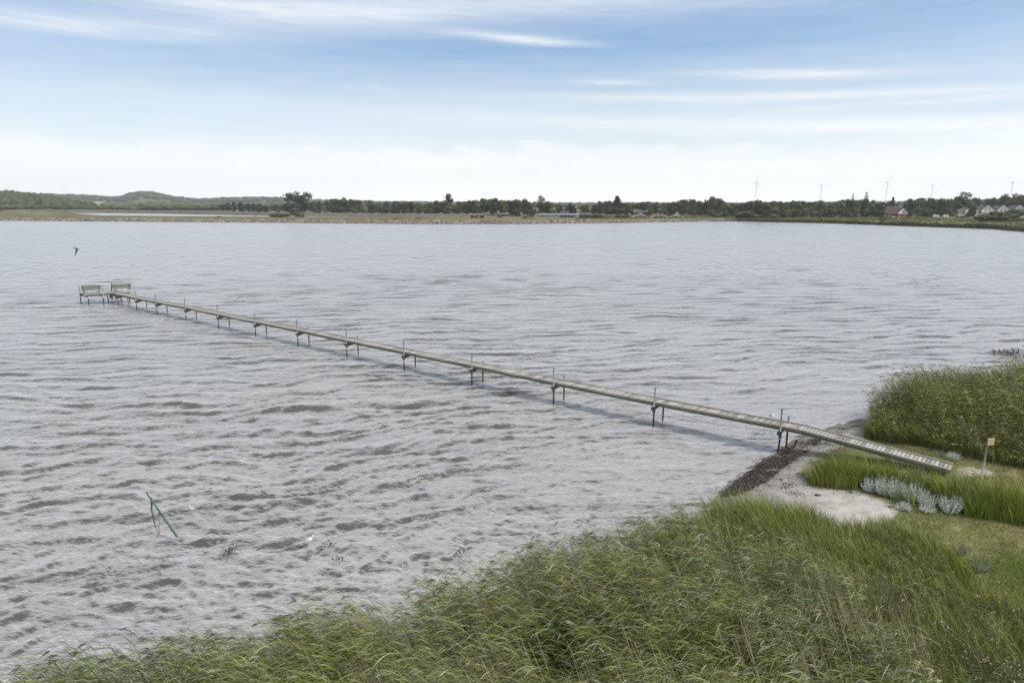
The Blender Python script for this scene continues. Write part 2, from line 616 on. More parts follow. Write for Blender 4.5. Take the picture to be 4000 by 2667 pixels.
sand_px = [(2700, 2100), (2830, 1960), (2960, 1840), (3085, 1750), (3140, 1706), (3250, 1674), (3370, 1630), (3440, 1650), (3420, 1700),
           (3330, 1730), (3250, 1760), (3180, 1790), (3120, 1850), (3160, 1895), (3240, 1910), (3360, 1925), (3440, 1955), (3510, 1990), (3470, 2020),
           (3380, 2040), (3300, 2060), (3150, 2080), (2900, 2150)]
sand_poly = [gat(x, y)[:2] for x, y in sand_px]
sand2 = [gat(x, y)[:2] for x, y in [(3735, 1832), (3790, 1822), (3860, 1838), (3900, 1850), (3820, 1858), (3790, 1862), (3755, 1850)]]
lawn_poly = [gat(x, y)[:2] for x, y in [(3790, 2190), (3900, 2150), (4100, 2145), (4500, 2150), (4500, 2420), (4000, 2380), (3880, 2290)]]

xs = np.unique(np.concatenate([np.linspace(-420, -16, 24), np.arange(-16, 38, 0.24), np.linspace(38, 420, 34)]))
ys = np.unique(np.concatenate([np.linspace(-420, 0, 22), np.arange(0, 9, 0.5), np.arange(9, 46, 0.24), np.linspace(46, 300, 26)]))
X, Y = np.meshgrid(xs, ys)
Z = ground_z(X, Y)
P2 = np.stack([X.ravel(), Y.ravel()], 1)
ns, ns2 = fbm(P2[:, 0], P2[:, 1], 0.5, 3), fbm(P2[:, 0], P2[:, 1], 2.3, 8)


def blend(c, mask, col):
    return c * (1 - mask[:, None]) + np.array(col)[None] * mask[:, None]


tint = np.tile(np.array([0.16, 0.16, 0.068]), (len(P2), 1))
tint = blend(tint, np.clip((ns - 0.35) * 3, 0, 1), (0.20, 0.175, 0.095))
tint = blend(tint, np.clip((ns2 - 0.5) * 2.5, 0, 1) * 0.6, (0.10, 0.115, 0.045))
for poly, col, soft in ((sand_poly, (0.41, 0.385, 0.35), 0.35), (sand2, (0.33, 0.30, 0.26), 0.5), (lawn_poly, (0.085, 0.105, 0.028), 0.8)):
    sdv = np.where(in_poly(P2, poly), 1, -1) * dist_poly(P2, poly, True) + (ns2 - 0.5) * 0.9
    tint = blend(tint, np.clip(sdv / soft + 0.5, 0, 1), col)
zf = Z.ravel()
wet = np.clip(1.15 - zf / 0.50 + (ns2 - 0.5) * 0.5, 0, 1)
tint = tint * (1 - 0.55 * wet[:, None]) * (0.82 + 0.36 * fbm(P2[:, 0], P2[:, 1], 3.1, 44))[:, None]
tint[zf < 0] = (0.12, 0.11, 0.085)


def grid_faces(nx, ny):
    i = np.arange(nx - 1)
    j = np.arange(ny - 1)
    I, J = np.meshgrid(i, j)
    a = (J * nx + I).ravel()
    return np.stack([a, a + 1, a + nx + 1, a + nx], 1)


nearg_v = np.stack([X.ravel(), Y.ravel(), zf], 1)
nearg_f = grid_faces(len(xs), len(ys))
near_tint_ref = tint   # adjusted below once the reed zones exist

# ------------------------------------------------------------------ vegetation zones
E = 4.0
R_zone = [at(*p, RZ)[:2] for p in [(-500, 3100), (-60, 2760)]] + reed_edge + \
         [at(x, y, 1.5)[:2] for x, y in [(2700, 2045), (2850, 2130), (3050, 2240), (3330, 2350), (3480, 2460), (3600, 2580), (3700, 2720), (3800, 3050)]]
G_zone = [at(x, y, 1.1)[:2] for x, y in [(2560, 2060), (2620, 2030), (2700, 1998), (2788, 1950), (2866, 1930), (2976, 1920), (3087, 1938), (3165, 1946)]] + \
         [gat(x, y, 0.25)[:2] for x, y in [(3215, 2010), (3260, 2060), (3330, 2062), (3400, 2050), (3480, 2055), (3600, 2098), (3720, 2145), (3790, 2200), (3840, 2290), (3950, 2350), (4100, 2385), (4500, 2430)]] + \
         [at(x, y, 1.5)[:2] for x, y in [(4500, 3100), (3760, 3050), (3680, 2700), (3600, 2560), (3480, 2440), (3330, 2330), (3050, 2220), (2850, 2110), (2700, 2060)]]
M_front = [gat(x, y)[:2] for x, y in [(3140, 1855), (3160, 1892), (3240, 1908), (3350, 1918), (3460, 1952), (3560, 1987), (3700, 2012), (3850, 2032),
                                      (4000, 2057), (4700, 2150)]]
M_back = [gat(x, y, 0.95)[:2] for x, y in [(4700, 2010), (4000, 1905), (3900, 1884), (3800, 1868), (3700, 1850), (3600, 1832), (3480, 1800), (3340, 1772),
                                           (3230, 1778), (3150, 1795)]]
M_zone = M_front + M_back
B_front = [gat(x, y)[:2] for x, y in [(3362, 1690), (3372, 1708), (3445, 1725), (3586, 1742), (3700, 1768), (3761, 1782), (3902, 1815), (4000, 1832), (4400, 1890)]]
B_zone = B_front + [np.array([40., 36.]), np.array([60., 52.])] + [at(x, y, 2.3)[:2] for x, y in reversed(back_top_px)] + \
         [gat(3385, 1625, 1.2)[:2]]
jet_keep = None   # set after the jetty


def scatter(poly, dens, jitter=None):
    P = np.asarray(poly)
    lo, hi = P.min(0), P.max(0)
    n = int((hi[0] - lo[0]) * (hi[1] - lo[1]) * dens)
    p = lo + R.random((n, 2)) * (hi - lo)
    return p[in_poly(p, P)]


def visible(p, m=2.0):
    """keep what the picture and a step beside it can see"""
    x, y = p[:, 0], p[:, 1]
    return (y > 8.0) & (x > -(y * 0.80 + m)) & (x < y * 0.84 + m + 1.5)


class Ribbons:
    def __init__(s):
        s.v, s.f, s.c, s.o = [], [], [], 0

    def add(s, P, W, side, col):
        """P (N,K,3) spine points, W (K,) or (N,K) half widths, side (N,3), col (N,3) or (N,K,3)"""
        N, K = P.shape[:2]
        if N == 0:
            return
        W = np.broadcast_to(W, (N, K))
        off = side[:, None, :] * W[:, :, None]
        v = np.stack([P - off, P + off], 2).reshape(N * K * 2, 3)
        if col.ndim == 2:
            col = np.repeat(col[:, None, :], K, 1)
        c = np.repeat(col, 2, axis=1).reshape(N * K * 2, 3)
        base = (np.arange(N) * K * 2)[:, None] + (np.arange(K - 1) * 2)[None]
        f = np.stack([base, base + 1, base + 3, base + 2], -1).reshape(-1, 4) + s.o
        s.v.append(v)
        s.c.append(c)
        s.f.append(f)
        s.o += len(v)

    def build(s, name, m, parent=None):
        v, f, c = np.concatenate(s.v), np.concatenate(s.f), np.concatenate(s.c)
        return link(name, np_mesh(name, v, f, c), parent, m)


def unit(v):
    return v / (np.linalg.norm(v, axis=-1, keepdims=True) + 1e-9)


WIND = np.array([-0.95, -0.30, 0.0])


def palette(n, cols, w):
    i = R.choice(len(cols), n, p=np.array(w) / np.sum(w))
    return np.array(cols)[i] * (0.8 + 0.4 * R.random((n, 1)))


def reeds(rb, p, h, leafn, green, lod=1.0, lean=0.32, wide=1.0):
    """common reed: stem, long arching leaves blown downwind, some plumes"""
    n = len(p)
    z = ground_z(p[:, 0], p[:, 1])
    z = np.maximum(z, -0.25)
    base = np.stack([p[:, 0], p[:, 1], z], 1)
    gust = fbm(p[:, 0], p[:, 1], 0.45, 5)
    lean_a = lean * (0.35 + 1.3 * gust) * (0.7 + 0.6 * R.random(n))
    ld = unit(WIND[None] + np.stack([R.normal(0, 0.35, n), R.normal(0, 0.35, n), np.zeros(n)], 1))
    K = 4
    t = np.linspace(0, 1, K)
    P = base[:, None, :] + np.zeros((n, K, 3))
    P[..., 2] += (h[:, None] * t[None] * (1 - 0.18 * lean_a[:, None] * t[None] ** 2))
    P[..., :2] += ld[:, None, :2] * (h * lean_a)[:, None, None] * (t[None, :, None] ** 1.8)
    side = unit(np.stack([R.normal(0, 1, n), R.normal(0, 1, n), np.zeros(n)], 1))
    dry = R.random(n) < 0.30
    cs = np.where(dry[:, None], palette(n, [(0.24, 0.20, 0.105), (0.19, 0.155, 0.09), (0.30, 0.25, 0.14)], (3, 2, 1)), green * 0.95)
    rb.add(P, np.array([0.007, 0.006, 0.005, 0.003]) * wide, side, cs)

    def spine(i, tt):
        q = P[i]
        s = np.clip(tt, 0, 0.999) * (K - 1)
        a = s.astype(int)
        f = (s - a)[:, None]
        r = np.arange(len(i))
        return q[r, a] * (1 - f) + q[r, a + 1] * f
    for k in range(leafn):
        i = np.arange(n)
        tt = 0.34 + 0.64 * (k + R.random(n)) / leafn
        a = spine(i, tt)
        L = (0.26 + 0.34 * R.random(n)) * (1.15 - 0.5 * np.abs(tt - 0.6)) * np.clip(h / 2.0, 0.55, 1.1)
        phi = R.random(n) * 2 * math.pi
        out = unit(np.stack([np.cos(phi), np.sin(phi), np.zeros(n)], 1) * 0.75 + WIND[None] * 1.15)
        rise = 0.15 + 0.75 * R.random(n)
        j = 4 if lod >= 1 else 3
        u = np.linspace(0, 1, j)
        Q = a[:, None, :] + out[:, None, :] * (L[:, None] * u[None] * 0.9)[..., None]
        Q[..., 2] += L[:, None] * (rise[:, None] * u[None] - (rise * 0.4 + 0.05 + 0.36 * R.random(n))[:, None] * u[None] ** 2)
        sd_ = unit(np.cross(out, np.array([0, 0, 1.0])) + R.normal(0, 0.5, (n, 3)))
        wl = (0.0045 + 0.0075 * R.random(n) ** 2) * wide
        prof = np.array([0.5, 1.0, 0.75, 0.06]) if j == 4 else np.array([0.7, 1.0, 0.08])
        cl = green * (0.34 + 1.15 * R.random((n, 1)) ** 1.4)
        yel = R.random(n) < 0.06
        cl = np.where(yel[:, None], palette(n, [(0.24, 0.22, 0.075), (0.28, 0.24, 0.12)], (1, 1)), cl)
        pale = R.random(n) < 0.16
        cl = np.where(pale[:, None], np.array([0.26, 0.30, 0.19])[None] * (0.8 + 0.4 * R.random((n, 1))), cl)
        rb.add(Q, wl[:, None] * prof[None], sd_, cl)
    # dark purplish brown plumes leaning downwind
    i = np.where(R.random(n) < 0.20)[0]
    if len(i):
        a = P[i, -1]
        m_ = len(i)
        pc = palette(m_, [(0.10, 0.095, 0.06), (0.17, 0.145, 0.10), (0.28, 0.24, 0.18)], (4, 2, 1.3))
        for k in range(4):
            o = unit(WIND[None] * 0.9 + R.normal(0, 0.35, (m_, 3)) + np.array([0, 0, 0.35]))
            L = 0.14 + 0.14 * R.random(m_)
            u = np.linspace(0, 1, 3)
            Q = a[:, None, :] - np.array([0, 0, 0.05]) + o[:, None, :] * (L[:, None] * u[None])[..., None]
            Q[..., 2] -= 0.09 * u[None] ** 2
            rb.add(Q, np.array([0.006, 0.015, 0.003]) * wide, unit(R.normal(0, 1, (m_, 3))), pc)


def blades(rb, p, h, col, w=0.006, lean=0.5, K=3, spread=0.5, zoff=0.0):
    n = len(p)
    base = np.stack([p[:, 0], p[:, 1], ground_z(p[:, 0], p[:, 1]) + zoff - 0.01], 1)
    o = unit(WIND[None] * lean + np.stack([R.normal(0, spread, n), R.normal(0, spread, n), np.zeros(n)], 1))
    a = (0.25 + 0.5 * R.random(n)) * lean * 1.4
    t = np.linspace(0, 1, K)
    P = base[:, None, :] + np.zeros((n, K, 3))
    P[..., 2] += h[:, None] * (t[None] - 0.35 * a[:, None] * t[None] ** 2)
    P[..., :2] += o[:, None, :2] * (h * a)[:, None, None] * (t[None, :, None] ** 1.7)
    W = w * (0.7 + 0.6 * R.random((n, 1))) * np.linspace(1, 0.15, K)[None]
    rb.add(P, W, unit(np.stack([R.normal(0, 1, n), R.normal(0, 1, n), np.zeros(n)], 1)), col)


def green_mix(p, a, b, c, s=0.5, ox=0):
    """a to b by a broad noise, c in a second one"""
    f = np.clip((fbm(p[:, 0], p[:, 1], s, ox) - 0.32) * 2.8, 0, 1)[:, None]
    g2 = np.clip((fbm(p[:, 0], p[:, 1], s * 1.7, ox + 40) - 0.5) * 4, 0, 1)[:, None]
    col = np.array(a)[None] * (1 - f) + np.array(b)[None] * f
    return col * (1 - 0.7 * g2) + np.array(c)[None] * 0.7 * g2


# tall reeds in front
p = scatter(R_zone, 100)
p = p[visible(p)]
dn = fbm(p[:, 0], p[:, 1], 0.55, 21)
de = dist_poly(p, np.array(reed_edge))
p = p[(R.random(len(p)) < np.clip(0.25 + 2.2 * (dn - 0.3), 0.18, 1.0)) | (de < 1.2)]
dn = fbm(p[:, 0], p[:, 1], 0.5, 61)
dn2 = fbm(p[:, 0], p[:, 1], 1.6, 81, 2)
de = dist_poly(p, np.array(reed_edge))
dn3 = vnoise(p[:, 0], p[:, 1], 3.1, 7)
hh = 2.2 * (0.12 + 0.80 * dn + 0.62 * dn2 + 0.34 * dn3) * (0.86 + 0.26 * R.random(len(p)))
edg = np.clip(1.6 - de / 1.3, 0, 1)
hh = hh * (1 - edg) + edg * 2.8 * (0.86 + 0.2 * R.random(len(p)))
# lower where the reeds give way to the grass near the beach
edge_line = [at(x, y, RZ)[:2] for x, y in [(2740, 2010), (2850, 2110), (3050, 2220), (3330, 2330), (3480, 2440), (3680, 2700)]]
hh *= np.clip(0.85 + 0.16 * dist_poly(p, np.array(edge_line)), 0.6, 1)
rb = Ribbons()
gcol = green_mix(p, (0.118, 0.160, 0.033), (0.195, 0.222, 0.050), (0.177, 0.217, 0.085), 0.4, 3)
reeds(rb, p, hh, 10, gcol)
pd = scatter(R_zone, 34)
pd = pd[visible(pd)]
pd = pd[R.random(len(pd)) < np.clip((fbm(pd[:, 0], pd[:, 1], 0.8, 131) - 0.42) * 5, 0.05, 1)]
nd = len(pd)
hd = 1.95 + 0.75 * R.random(nd)
bd = np.stack([pd[:, 0], pd[:, 1], np.maximum(ground_z(pd[:, 0], pd[:, 1]), -0.2)], 1)
td = bd + np.stack([-0.22 * hd + R.normal(0, .12, nd), R.normal(-0.05, .12, nd), hd], 1)
md = (bd + td) / 2 + np.stack([0.07 * hd, np.zeros(nd), np.zeros(nd)], 1)
rb.add(np.stack([bd, md, td], 1), np.array([0.009, 0.008, 0.004]), unit(np.stack([R.normal(0, 1, nd), R.normal(0, .3, nd), np.zeros(nd)], 1)),
       palette(nd, [(0.34, 0.28, 0.17), (0.27, 0.21, 0.13), (0.42, 0.36, 0.24)], (3, 2, 1)))
o = rb.build('reed_bed', M['leafy'])
tag(o, 'tall green reeds bending leftward in the wind along the water in the foreground', 'reeds', kind='stuff')
n_reed = len(p)

# grass and weeds right of the reeds
rb = Ribbons()
p = scatter(G_zone, 300)
p = p[visible(p)]
dg = dist_poly(p, G_zone, True)
hz = fbm(p[:, 0], p[:, 1], 0.6, 13)
right = np.clip((p[:, 0] - 7.0) / 4.0, 0, 1)
hh = (2.0 - 1.05 * right) * (0.55 + 0.75 * hz) * (0.75 + 0.4 * R.random(len(p))) * np.clip(0.8 + dg * 0.5, 0.5, 1)
cg = green_mix(p, (0.186, 0.236, 0.039), (0.272, 0.298, 0.066), (0.257, 0.267, 0.121), 0.6, 31)
cg *= 0.45 + 1.1 * R.random((len(p), 1))
dryb = R.random(len(p)) < 0.14
cg[dryb] = np.array([0.24, 0.205, 0.11])
blades(rb, p, hh, cg, w=0.010, lean=0.6, K=4, spread=0.7)
# broader leafy weeds among them
p = scatter(G_zone, 62)
p = p[visible(p)]
p = p[(dist_poly(p, G_zone, True) > 0.6)]
hh = (1.5 - 0.95 * np.clip((p[:, 0] - 7) / 3.5, 0, 1)) * (0.45 + 0.4 * R.random(len(p)) + 0.4 * fbm(p[:, 0], p[:, 1], 0.9, 19))
reeds(rb, p, hh, 7, green_mix(p, (0.14, 0.165, 0.05), (0.17, 0.185, 0.06), (0.19, 0.205, 0.11), 0.8, 77), lod=0.5, lean=0.3, wide=0.9)
tag(rb.build('tall_grass', M['tuft']), 'yellowish green grass and weeds between the reeds and the dry clearing', 'grass', kind='stuff')

# mid patch of grass this side of the jetty's foot
rb = Ribbons()
p = scatter(M_zone, 430)
p = p[visible(p)]
dg = dist_poly(p, np.array(M_front))
hz = fbm(p[:, 0], p[:, 1], 0.9, 17)
hh = (0.85 + 0.5 * np.clip(dg, 0, 1)) * (0.35 + 0.75 * hz + 0.45 * fbm(p[:, 0], p[:, 1], 2.4, 117)) * (0.55 + 0.65 * R.random(len(p)))
hh *= 1.0 + 0.25 * np.clip((p[:, 0] - 18) / 4, 0, 1)
cg = green_mix(p, (0.172, 0.236, 0.036), (0.272, 0.298, 0.058), (0.229, 0.275, 0.136), 0.8, 51)
cg *= 0.4 + 1.15 * R.random((len(p), 1))
M_data = (p, hh, cg)
rb_mid = rb

# reeds on the far side of the jetty's foot
rb = Ribbons()
p = scatter(B_zone, 36)
p = p[visible(p, 3)]
dg = dist_poly(p, np.array(B_front))
hz = fbm(p[:, 0], p[:, 1], 0.45, 27)
hz2 = fbm(p[:, 0], p[:, 1], 1.1, 57, 2)
hh = np.clip(0.75 + 0.42 * dg, 0, 2.5) * (0.48 + 0.55 * hz + 0.38 * hz2) * (0.8 + 0.3 * R.random(len(p)))
bright = np.clip(1.3 - dg * 0.55, 0, 1)[:, None]
gcol = green_mix(p, (0.152, 0.199, 0.030), (0.254, 0.273, 0.045), (0.223, 0.264, 0.099), 0.4, 9)
gcol = gcol * (1 - 0.6 * bright) + np.array([0.20, 0.215, 0.03])[None] * 0.6 * bright
reeds(rb, p, hh, 7, gcol, lod=0.5, wide=1.25)
p = scatter(B_zone, 70)
p = p[visible(p, 3)]
dg = dist_poly(p, np.array(B_front))
hu = np.clip(0.85 + 0.42 * dg, 0, 2.35) * (0.5 + 0.55 * fbm(p[:, 0], p[:, 1], 0.45, 27) + 0.36 * fbm(p[:, 0], p[:, 1], 1.1, 57, 2)) * (0.85 + 0.3 * R.random(len(p)))
blades(rb, p, hu, green_mix(p, (0.14, 0.165, 0.03), (0.19, 0.20, 0.045), (0.21, 0.20, 0.10), 0.6, 15) * (0.55 + 0.9 * R.random((len(p), 1))), w=0.013, lean=0.55, K=4, spread=0.35)
p = scatter(B_zone, 200)
p = p[visible(p, 3)]
dg = dist_poly(p, np.array(B_front))
p = p[dg < 2.6]
hh = np.clip(0.6 + 0.3 * dist_poly(p, np.array(B_front)), 0, 1.5) * (0.6 + 0.5 * R.random(len(p)))
blades(rb, p, hh, green_mix(p, (0.15, 0.18, 0.02), (0.20, 0.205, 0.034), (0.18, 0.175, 0.07), 0.7, 91) * (0.7 + 0.5 * R.random((len(p), 1))),
       w=0.009, lean=0.55, K=4, spread=0.35)
tag(rb.build('reed_bank', M['leafy']), 'dense bank of reeds and bright grass on the point beyond the landward end of the jetty', 'reeds', kind='stuff')

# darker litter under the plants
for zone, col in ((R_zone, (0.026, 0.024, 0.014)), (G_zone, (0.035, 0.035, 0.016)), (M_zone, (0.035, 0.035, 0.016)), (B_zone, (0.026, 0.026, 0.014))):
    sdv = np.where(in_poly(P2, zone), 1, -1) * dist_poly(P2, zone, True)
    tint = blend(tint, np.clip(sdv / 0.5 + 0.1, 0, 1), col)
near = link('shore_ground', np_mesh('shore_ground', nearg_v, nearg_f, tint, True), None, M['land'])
tag(near, 'low sandy shore with dry grass and a pale strip of beach', kind='structure')

# short turf on the clearing and beside the jetty
clear = [gat(x, y)[:2] for x, y in [(3420, 1720), (3560, 1748), (3700, 1775), (3902, 1820), (4900, 1960), (4900, 2700), (3950, 2420), (3700, 2170),
                                    (3480, 2060), (3420, 2000), (3480, 1960)]]
rb = Ribbons()
p = scatter(clear, 520)
p = p[visible(p)]
s1 = np.where(in_poly(p, sand_poly), 1, -1) * dist_poly(p, sand_poly, True)
s2 = np.where(in_poly(p, sand2), 1, -1) * dist_poly(p, sand2, True)
keep = (s1 < -0.15) & (s2 + (vnoise(p[:, 0], p[:, 1], 3.0) - 0.5) * 0.6 < 0) & (vnoise(p[:, 0], p[:, 1], 1.8, 5) > 0.22)
p = p[keep]
lw = in_poly(p, lawn_poly)
cg = green_mix(p, (0.198, 0.213, 0.055), (0.291, 0.289, 0.095), (0.146, 0.190, 0.045), 0.6, 71)
cg[lw] = np.array([0.16, 0.20, 0.04])
cg *= 0.75 + 0.5 * R.random((len(p), 1))
blades(rb, p, 0.06 + 0.10 * R.random(len(p)) * (0.5 + vnoise(p[:, 0], p[:, 1], 1.1, 9)), cg, w=0.008, lean=0.6, K=3, spread=0.7)
tag(rb.build('short_turf', M['tuft']), 'short dry turf of the clearing and the path behind the jetty foot', 'grass', kind='stuff')

# ------------------------------------------------------------------ seaweed on the beach
def flakes(name, p, size, cols, w, thick=0.05, label=None, cat='seaweed', floatz=None, kind='stuff'):
    n = len(p)
    z = ground_z(p[:, 0], p[:, 1]) if floatz is None else np.full(n, floatz)
    z = np.maximum(z, 0.0)
    c = np.stack([p[:, 0], p[:, 1], z + R.random(n) * thick], 1)
    a = unit(R.normal(0, 1, (n, 3)) * np.array([1, 1, 0.35]))
    b = unit(np.cross(a, R.normal(0, 0.3, (n, 3)) + np.array([0, 0, 1])))
    s = (size * (0.5 + R.random(n)))[:, None]
    K = 3
    t = np.linspace(-1, 1, K)
    P = c[:, None, :] + a[:, None, :] * (s[:, :, None] * t[None, :, None])
    P[:, 1, 2] += s[:, 0] * 0.4
    rr = Ribbons()
    rr.add(P, s * np.array([0.25, 0.45, 0.1])[None], b, palette(n, cols, w))
    o = rr.build(name, M['weed'])
    if label:
        tag(o, label, cat, kind=kind)
    return o


wrack_px = [(2800, 1945), (2870, 1885), (2960, 1815), (3050, 1765), (3120, 1728), (3190, 1712), (3215, 1722), (3180, 1752), (3130, 1785),
            (3080, 1815), (3040, 1848), (2990, 1885), (2930, 1915), (2880, 1935)]
wr = [gat(x, y)[:2] for x, y in wrack_px]
p = scatter(wr, 1500)
p = p[R.random(len(p)) < np.clip((fbm(p[:, 0], p[:, 1], 1.5, 3) - 0.34) * 4, 0.04, 1) * np.clip(dist_poly(p, wr, True) * 5, 0.1, 1)]
wc = [(0.036, 0.025, 0.019), (0.055, 0.037, 0.028), (0.022, 0.017, 0.015), (0.12, 0.10, 0.08)]
qx = p[R.random(len(p)) < 0.25]
p = np.concatenate([p, qx + R.normal(0, 0.28, qx.shape)])
flakes('seaweed_wrack', p, 0.04, wc, (4, 3, 3, 1), 0.07, 'dark brown band of washed up seaweed along the waterline under the jetty')
spots = []
for x, y, r, n in [(3300, 1675, .45, 120), (3345, 1665, .4, 90), (3270, 1690, .3, 60), (3390, 1650, .3, 50), (3230, 1735, .5, 90), (3300, 1745, .5, 80), (3260, 1760, .4, 70),
                   (3130, 1860, .4, 70), (3080, 1893, .35, 60), (3075, 1905, .3, 50), (3150, 1848, .3, 50), (3100, 1925, .4, 50), (3195, 1934, .12, 45), (3200, 1775, .3, 30),
                   (3050, 1875, .2, 14), (3320, 1922, .2, 20), (3480, 1980, .22, 26), (3240, 1908, .5, 40), (3180, 1900, .4, 30), (3010, 1900, .3, 20), (3240, 1720, .6, 60)]:
    c = gat(x, y)[:2]
    spots.append(c + R.normal(0, 1, (n, 2)) * np.array([r, r * .8]) * 0.55)
flakes('seaweed_scraps', np.concatenate(spots), 0.035, [(0.03, 0.024, 0.02), (0.05, 0.035, 0.025), (0.02, 0.02, 0.022)], (3, 2, 2), 0.02,
       'scattered dark scraps of seaweed on the pale sand')
for (x, y, r, n, lab) in [(905, 2157, .16, 90, 'small floating clump of brown seaweed below the leaning pole'),
                          (1282, 2130, .13, 40, 'floating brown seaweed scraps just right of the gull in the water'),
                          (1320, 2188, .10, 34, 'tiny tuft of seaweed drifting below and right of the gull'),
                          (650, 2190, .10, 25, 'short dark streak of seaweed left of the foreground waves'),
                          (3002, 1691, .28, 60, 'reddish seaweed clump floating left of the last tall jetty post'),
                          (2958, 1698, .2, 30, 'faint patch of seaweed in the shallows left of the reddish clump'),
                          (3975, 1386, .7, 120, 'dark seaweed patch at the water edge beyond the reed point'),
                          (3950, 1380, .45, 70, 'green black weed patch on the water left of the one at the reed point'),
                          (1805, 2172, .12, 40, 'small brown weed clump in ruffled water in front of the reeds')]:
    c = at(x, y, 0)[:2]
    pp = c + R.normal(0, 1, (n, 2)) * np.array([r * 1.3, r * 1.3])
    flakes('floating_seaweed', pp, 0.04 if y > 1600 else 0.12, [(0.05, 0.035, 0.022), (0.03, 0.03, 0.022)], (2, 1), 0.05, lab, floatz=0.05)

pb = scatter(sand_poly, 42)
pb = pb[visible(pb) & (R.random(len(pb)) < 0.25 + 0.75 * (fbm(pb[:, 0], pb[:, 1], 1.2, 90) > 0.5))]
flakes('beach_litter', pb, 0.018, [(0.06, 0.05, 0.04), (0.10, 0.085, 0.07), (0.5, 0.47, 0.43), (0.22, 0.2, 0.17)], (4, 3, 1, 2), 0.01,
       'fine crumbs of weed, shells and pebbles strewn over the beach', 'beach litter')

# ------------------------------------------------------------------ silvery shrubs and flowers
def shrub_mesh(name, n_st, h, r, cols, seed, leaf=0.035):
    rg = np.random.default_rng(seed)
    rr = Ribbons()
    base = np.zeros((n_st, 3))
    ang = rg.random(n_st) * 2 * math.pi
    q = np.sqrt(rg.random(n_st))
    base[:, 0], base[:, 1] = np.cos(ang) * q * r * 0.5, np.sin(ang) * q * r * 0.5
    tip = base + np.stack([np.cos(ang) * q * r * 0.6 - 0.06 * h, np.sin(ang) * q * r * 0.6, h * (1 - 0.35 * q ** 2) * (0.5 + 0.55 * rg.random(n_st))], 1)
    t = np.linspace(0, 1, 3)
    P = base[:, None] * (1 - t[None, :, None]) + tip[:, None] * t[None, :, None]
    col = np.array(cols)[rg.integers(0, len(cols), n_st)] * (0.8 + 0.4 * rg.random((n_st, 1)))
    rr.add(P, np.array([0.008, 0.007, 0.004]), unit(rg.normal(0, 1, (n_st, 3))), col * 0.8)
    for k in range(14):
        tt = 0.12 + 0.88 * (k + rg.random(n_st)) / 14
        a = base * (1 - tt[:, None]) + tip * tt[:, None]
        o_ = unit(rg.normal(0, 1, (n_st, 3)) * np.array([1, 1, 0.5]) + np.array([0, 0, 1.1]))
        L = leaf * (0.7 + 0.8 * rg.random(n_st)) * (1.6 - tt)
        Q = a[:, None] + o_[:, None] * (L[:, None] * np.array([0, 0.6, 1.2])[None])[..., None]
        rr.add(Q, (L * 0.4)[:, None] * np.array([0.5, 1, 0.1])[None], unit(rg.normal(0, 1, (n_st, 3))), col * (0.85 + 0.3 * rg.random((n_st, 1))))
    return np_mesh(name, np.concatenate(rr.v), np.concatenate(rr.f), np.concatenate(rr.c))


SIL = [(0.62, 0.65, 0.60), (0.70, 0.72, 0.68), (0.46, 0.50, 0.43), (0.54, 0.55, 0.45)]
SIG = [(0.24, 0.28, 0.21), (0.30, 0.33, 0.26), (0.18, 0.22, 0.15)]
grey_green = [shrub_mesh('grey_green_shrub', 80, 1.0, 0.5, SIG, s, 0.036) for s in (5, 6)]
for m_ in grey_green:
    m_.materials.append(M['tuft'])
silver = [shrub_mesh('silver_shrub', 95, 1.0, 0.5, SIL, s, 0.042) for s in (1, 2, 3)]
for m_ in silver:
    m_.materials.append(M['tuft'])
SH = [  # px, py of the foot, height, width, label
    (3402, 1918, .70, .8, 'leftmost silvery shrub of the pale row at the edge of the sand'),
    (3446, 1930, 1.05, .85, 'tall silvery shrub, second from the left in the pale row'),
    (3494, 1942, .95, .85, 'silvery shrub in the middle of the pale row by the sand'),
    (3545, 1952, .80, .8, 'silvery shrub right of the middle in the pale row'),
    (3588, 1960, .92, .8, 'silvery shrub near the right end of the pale row'),
    (3625, 1978, .68, .7, 'thin silvery shrub closing the pale row on the right'),
    (3530, 1990, .42, .6, 'low grey sprigs in front of the pale row'),
    (3618, 2000, .45, .6, 'low grey sprigs right of the others in front of the pale row'),
    (3710, 2000, .80, .95, 'lone round silvery shrub standing clear on the dry grass'),
    (3480, 1722, .5, .75, 'pale grey shrub at the foot of the reed bank beyond the jetty'),
    (3672, 1782, .42, .6, 'pale sprigs beside the far edge of the jetty end, left one'),
    (3722, 1795, .50, .6, 'pale sprigs beside the far edge of the jetty end, right one'),
    (3715, 1745, .34, .8, 'small grey sprigs at the foot of the reeds left of the sign'),
    (3300, 1795, .36, .6, 'grey sprigs under the near side of the jetty, nearest the beach'),
    (3500, 1826, .40, .7, 'grey sprigs against the near side of the jetty before its end'),
    (3585, 1852, .40, .7, 'grey sprigs hiding the near corner of the jetty end'),
    (3225, 2050, .60, .8, 'bluish grey shrub between the foreground grass and the sand'),
    (3290, 2075, .50, .7, 'bluish grey sprigs right of the blue grey shrub at the sand'),
    (3560, 2100, .42, .7, 'pale grey sprigs at the edge of the dry clearing'),
    (3600, 2120, .40, .6, 'pale grey sprigs just right of those at the clearing edge'),
    (3750, 2165, .55, .5, 'thin upright pale sprig at the corner of the lawn'),
    (3815, 2225, .5, .7, 'grey green shrub at the left edge of the bright lawn'),
    (3870, 2560, .7, .8, 'blue green leafy shrub among the weeds at lower right'),
    (3935, 2420, .8, .9, 'feathery grey green plant among the weeds below the lawn'),
]
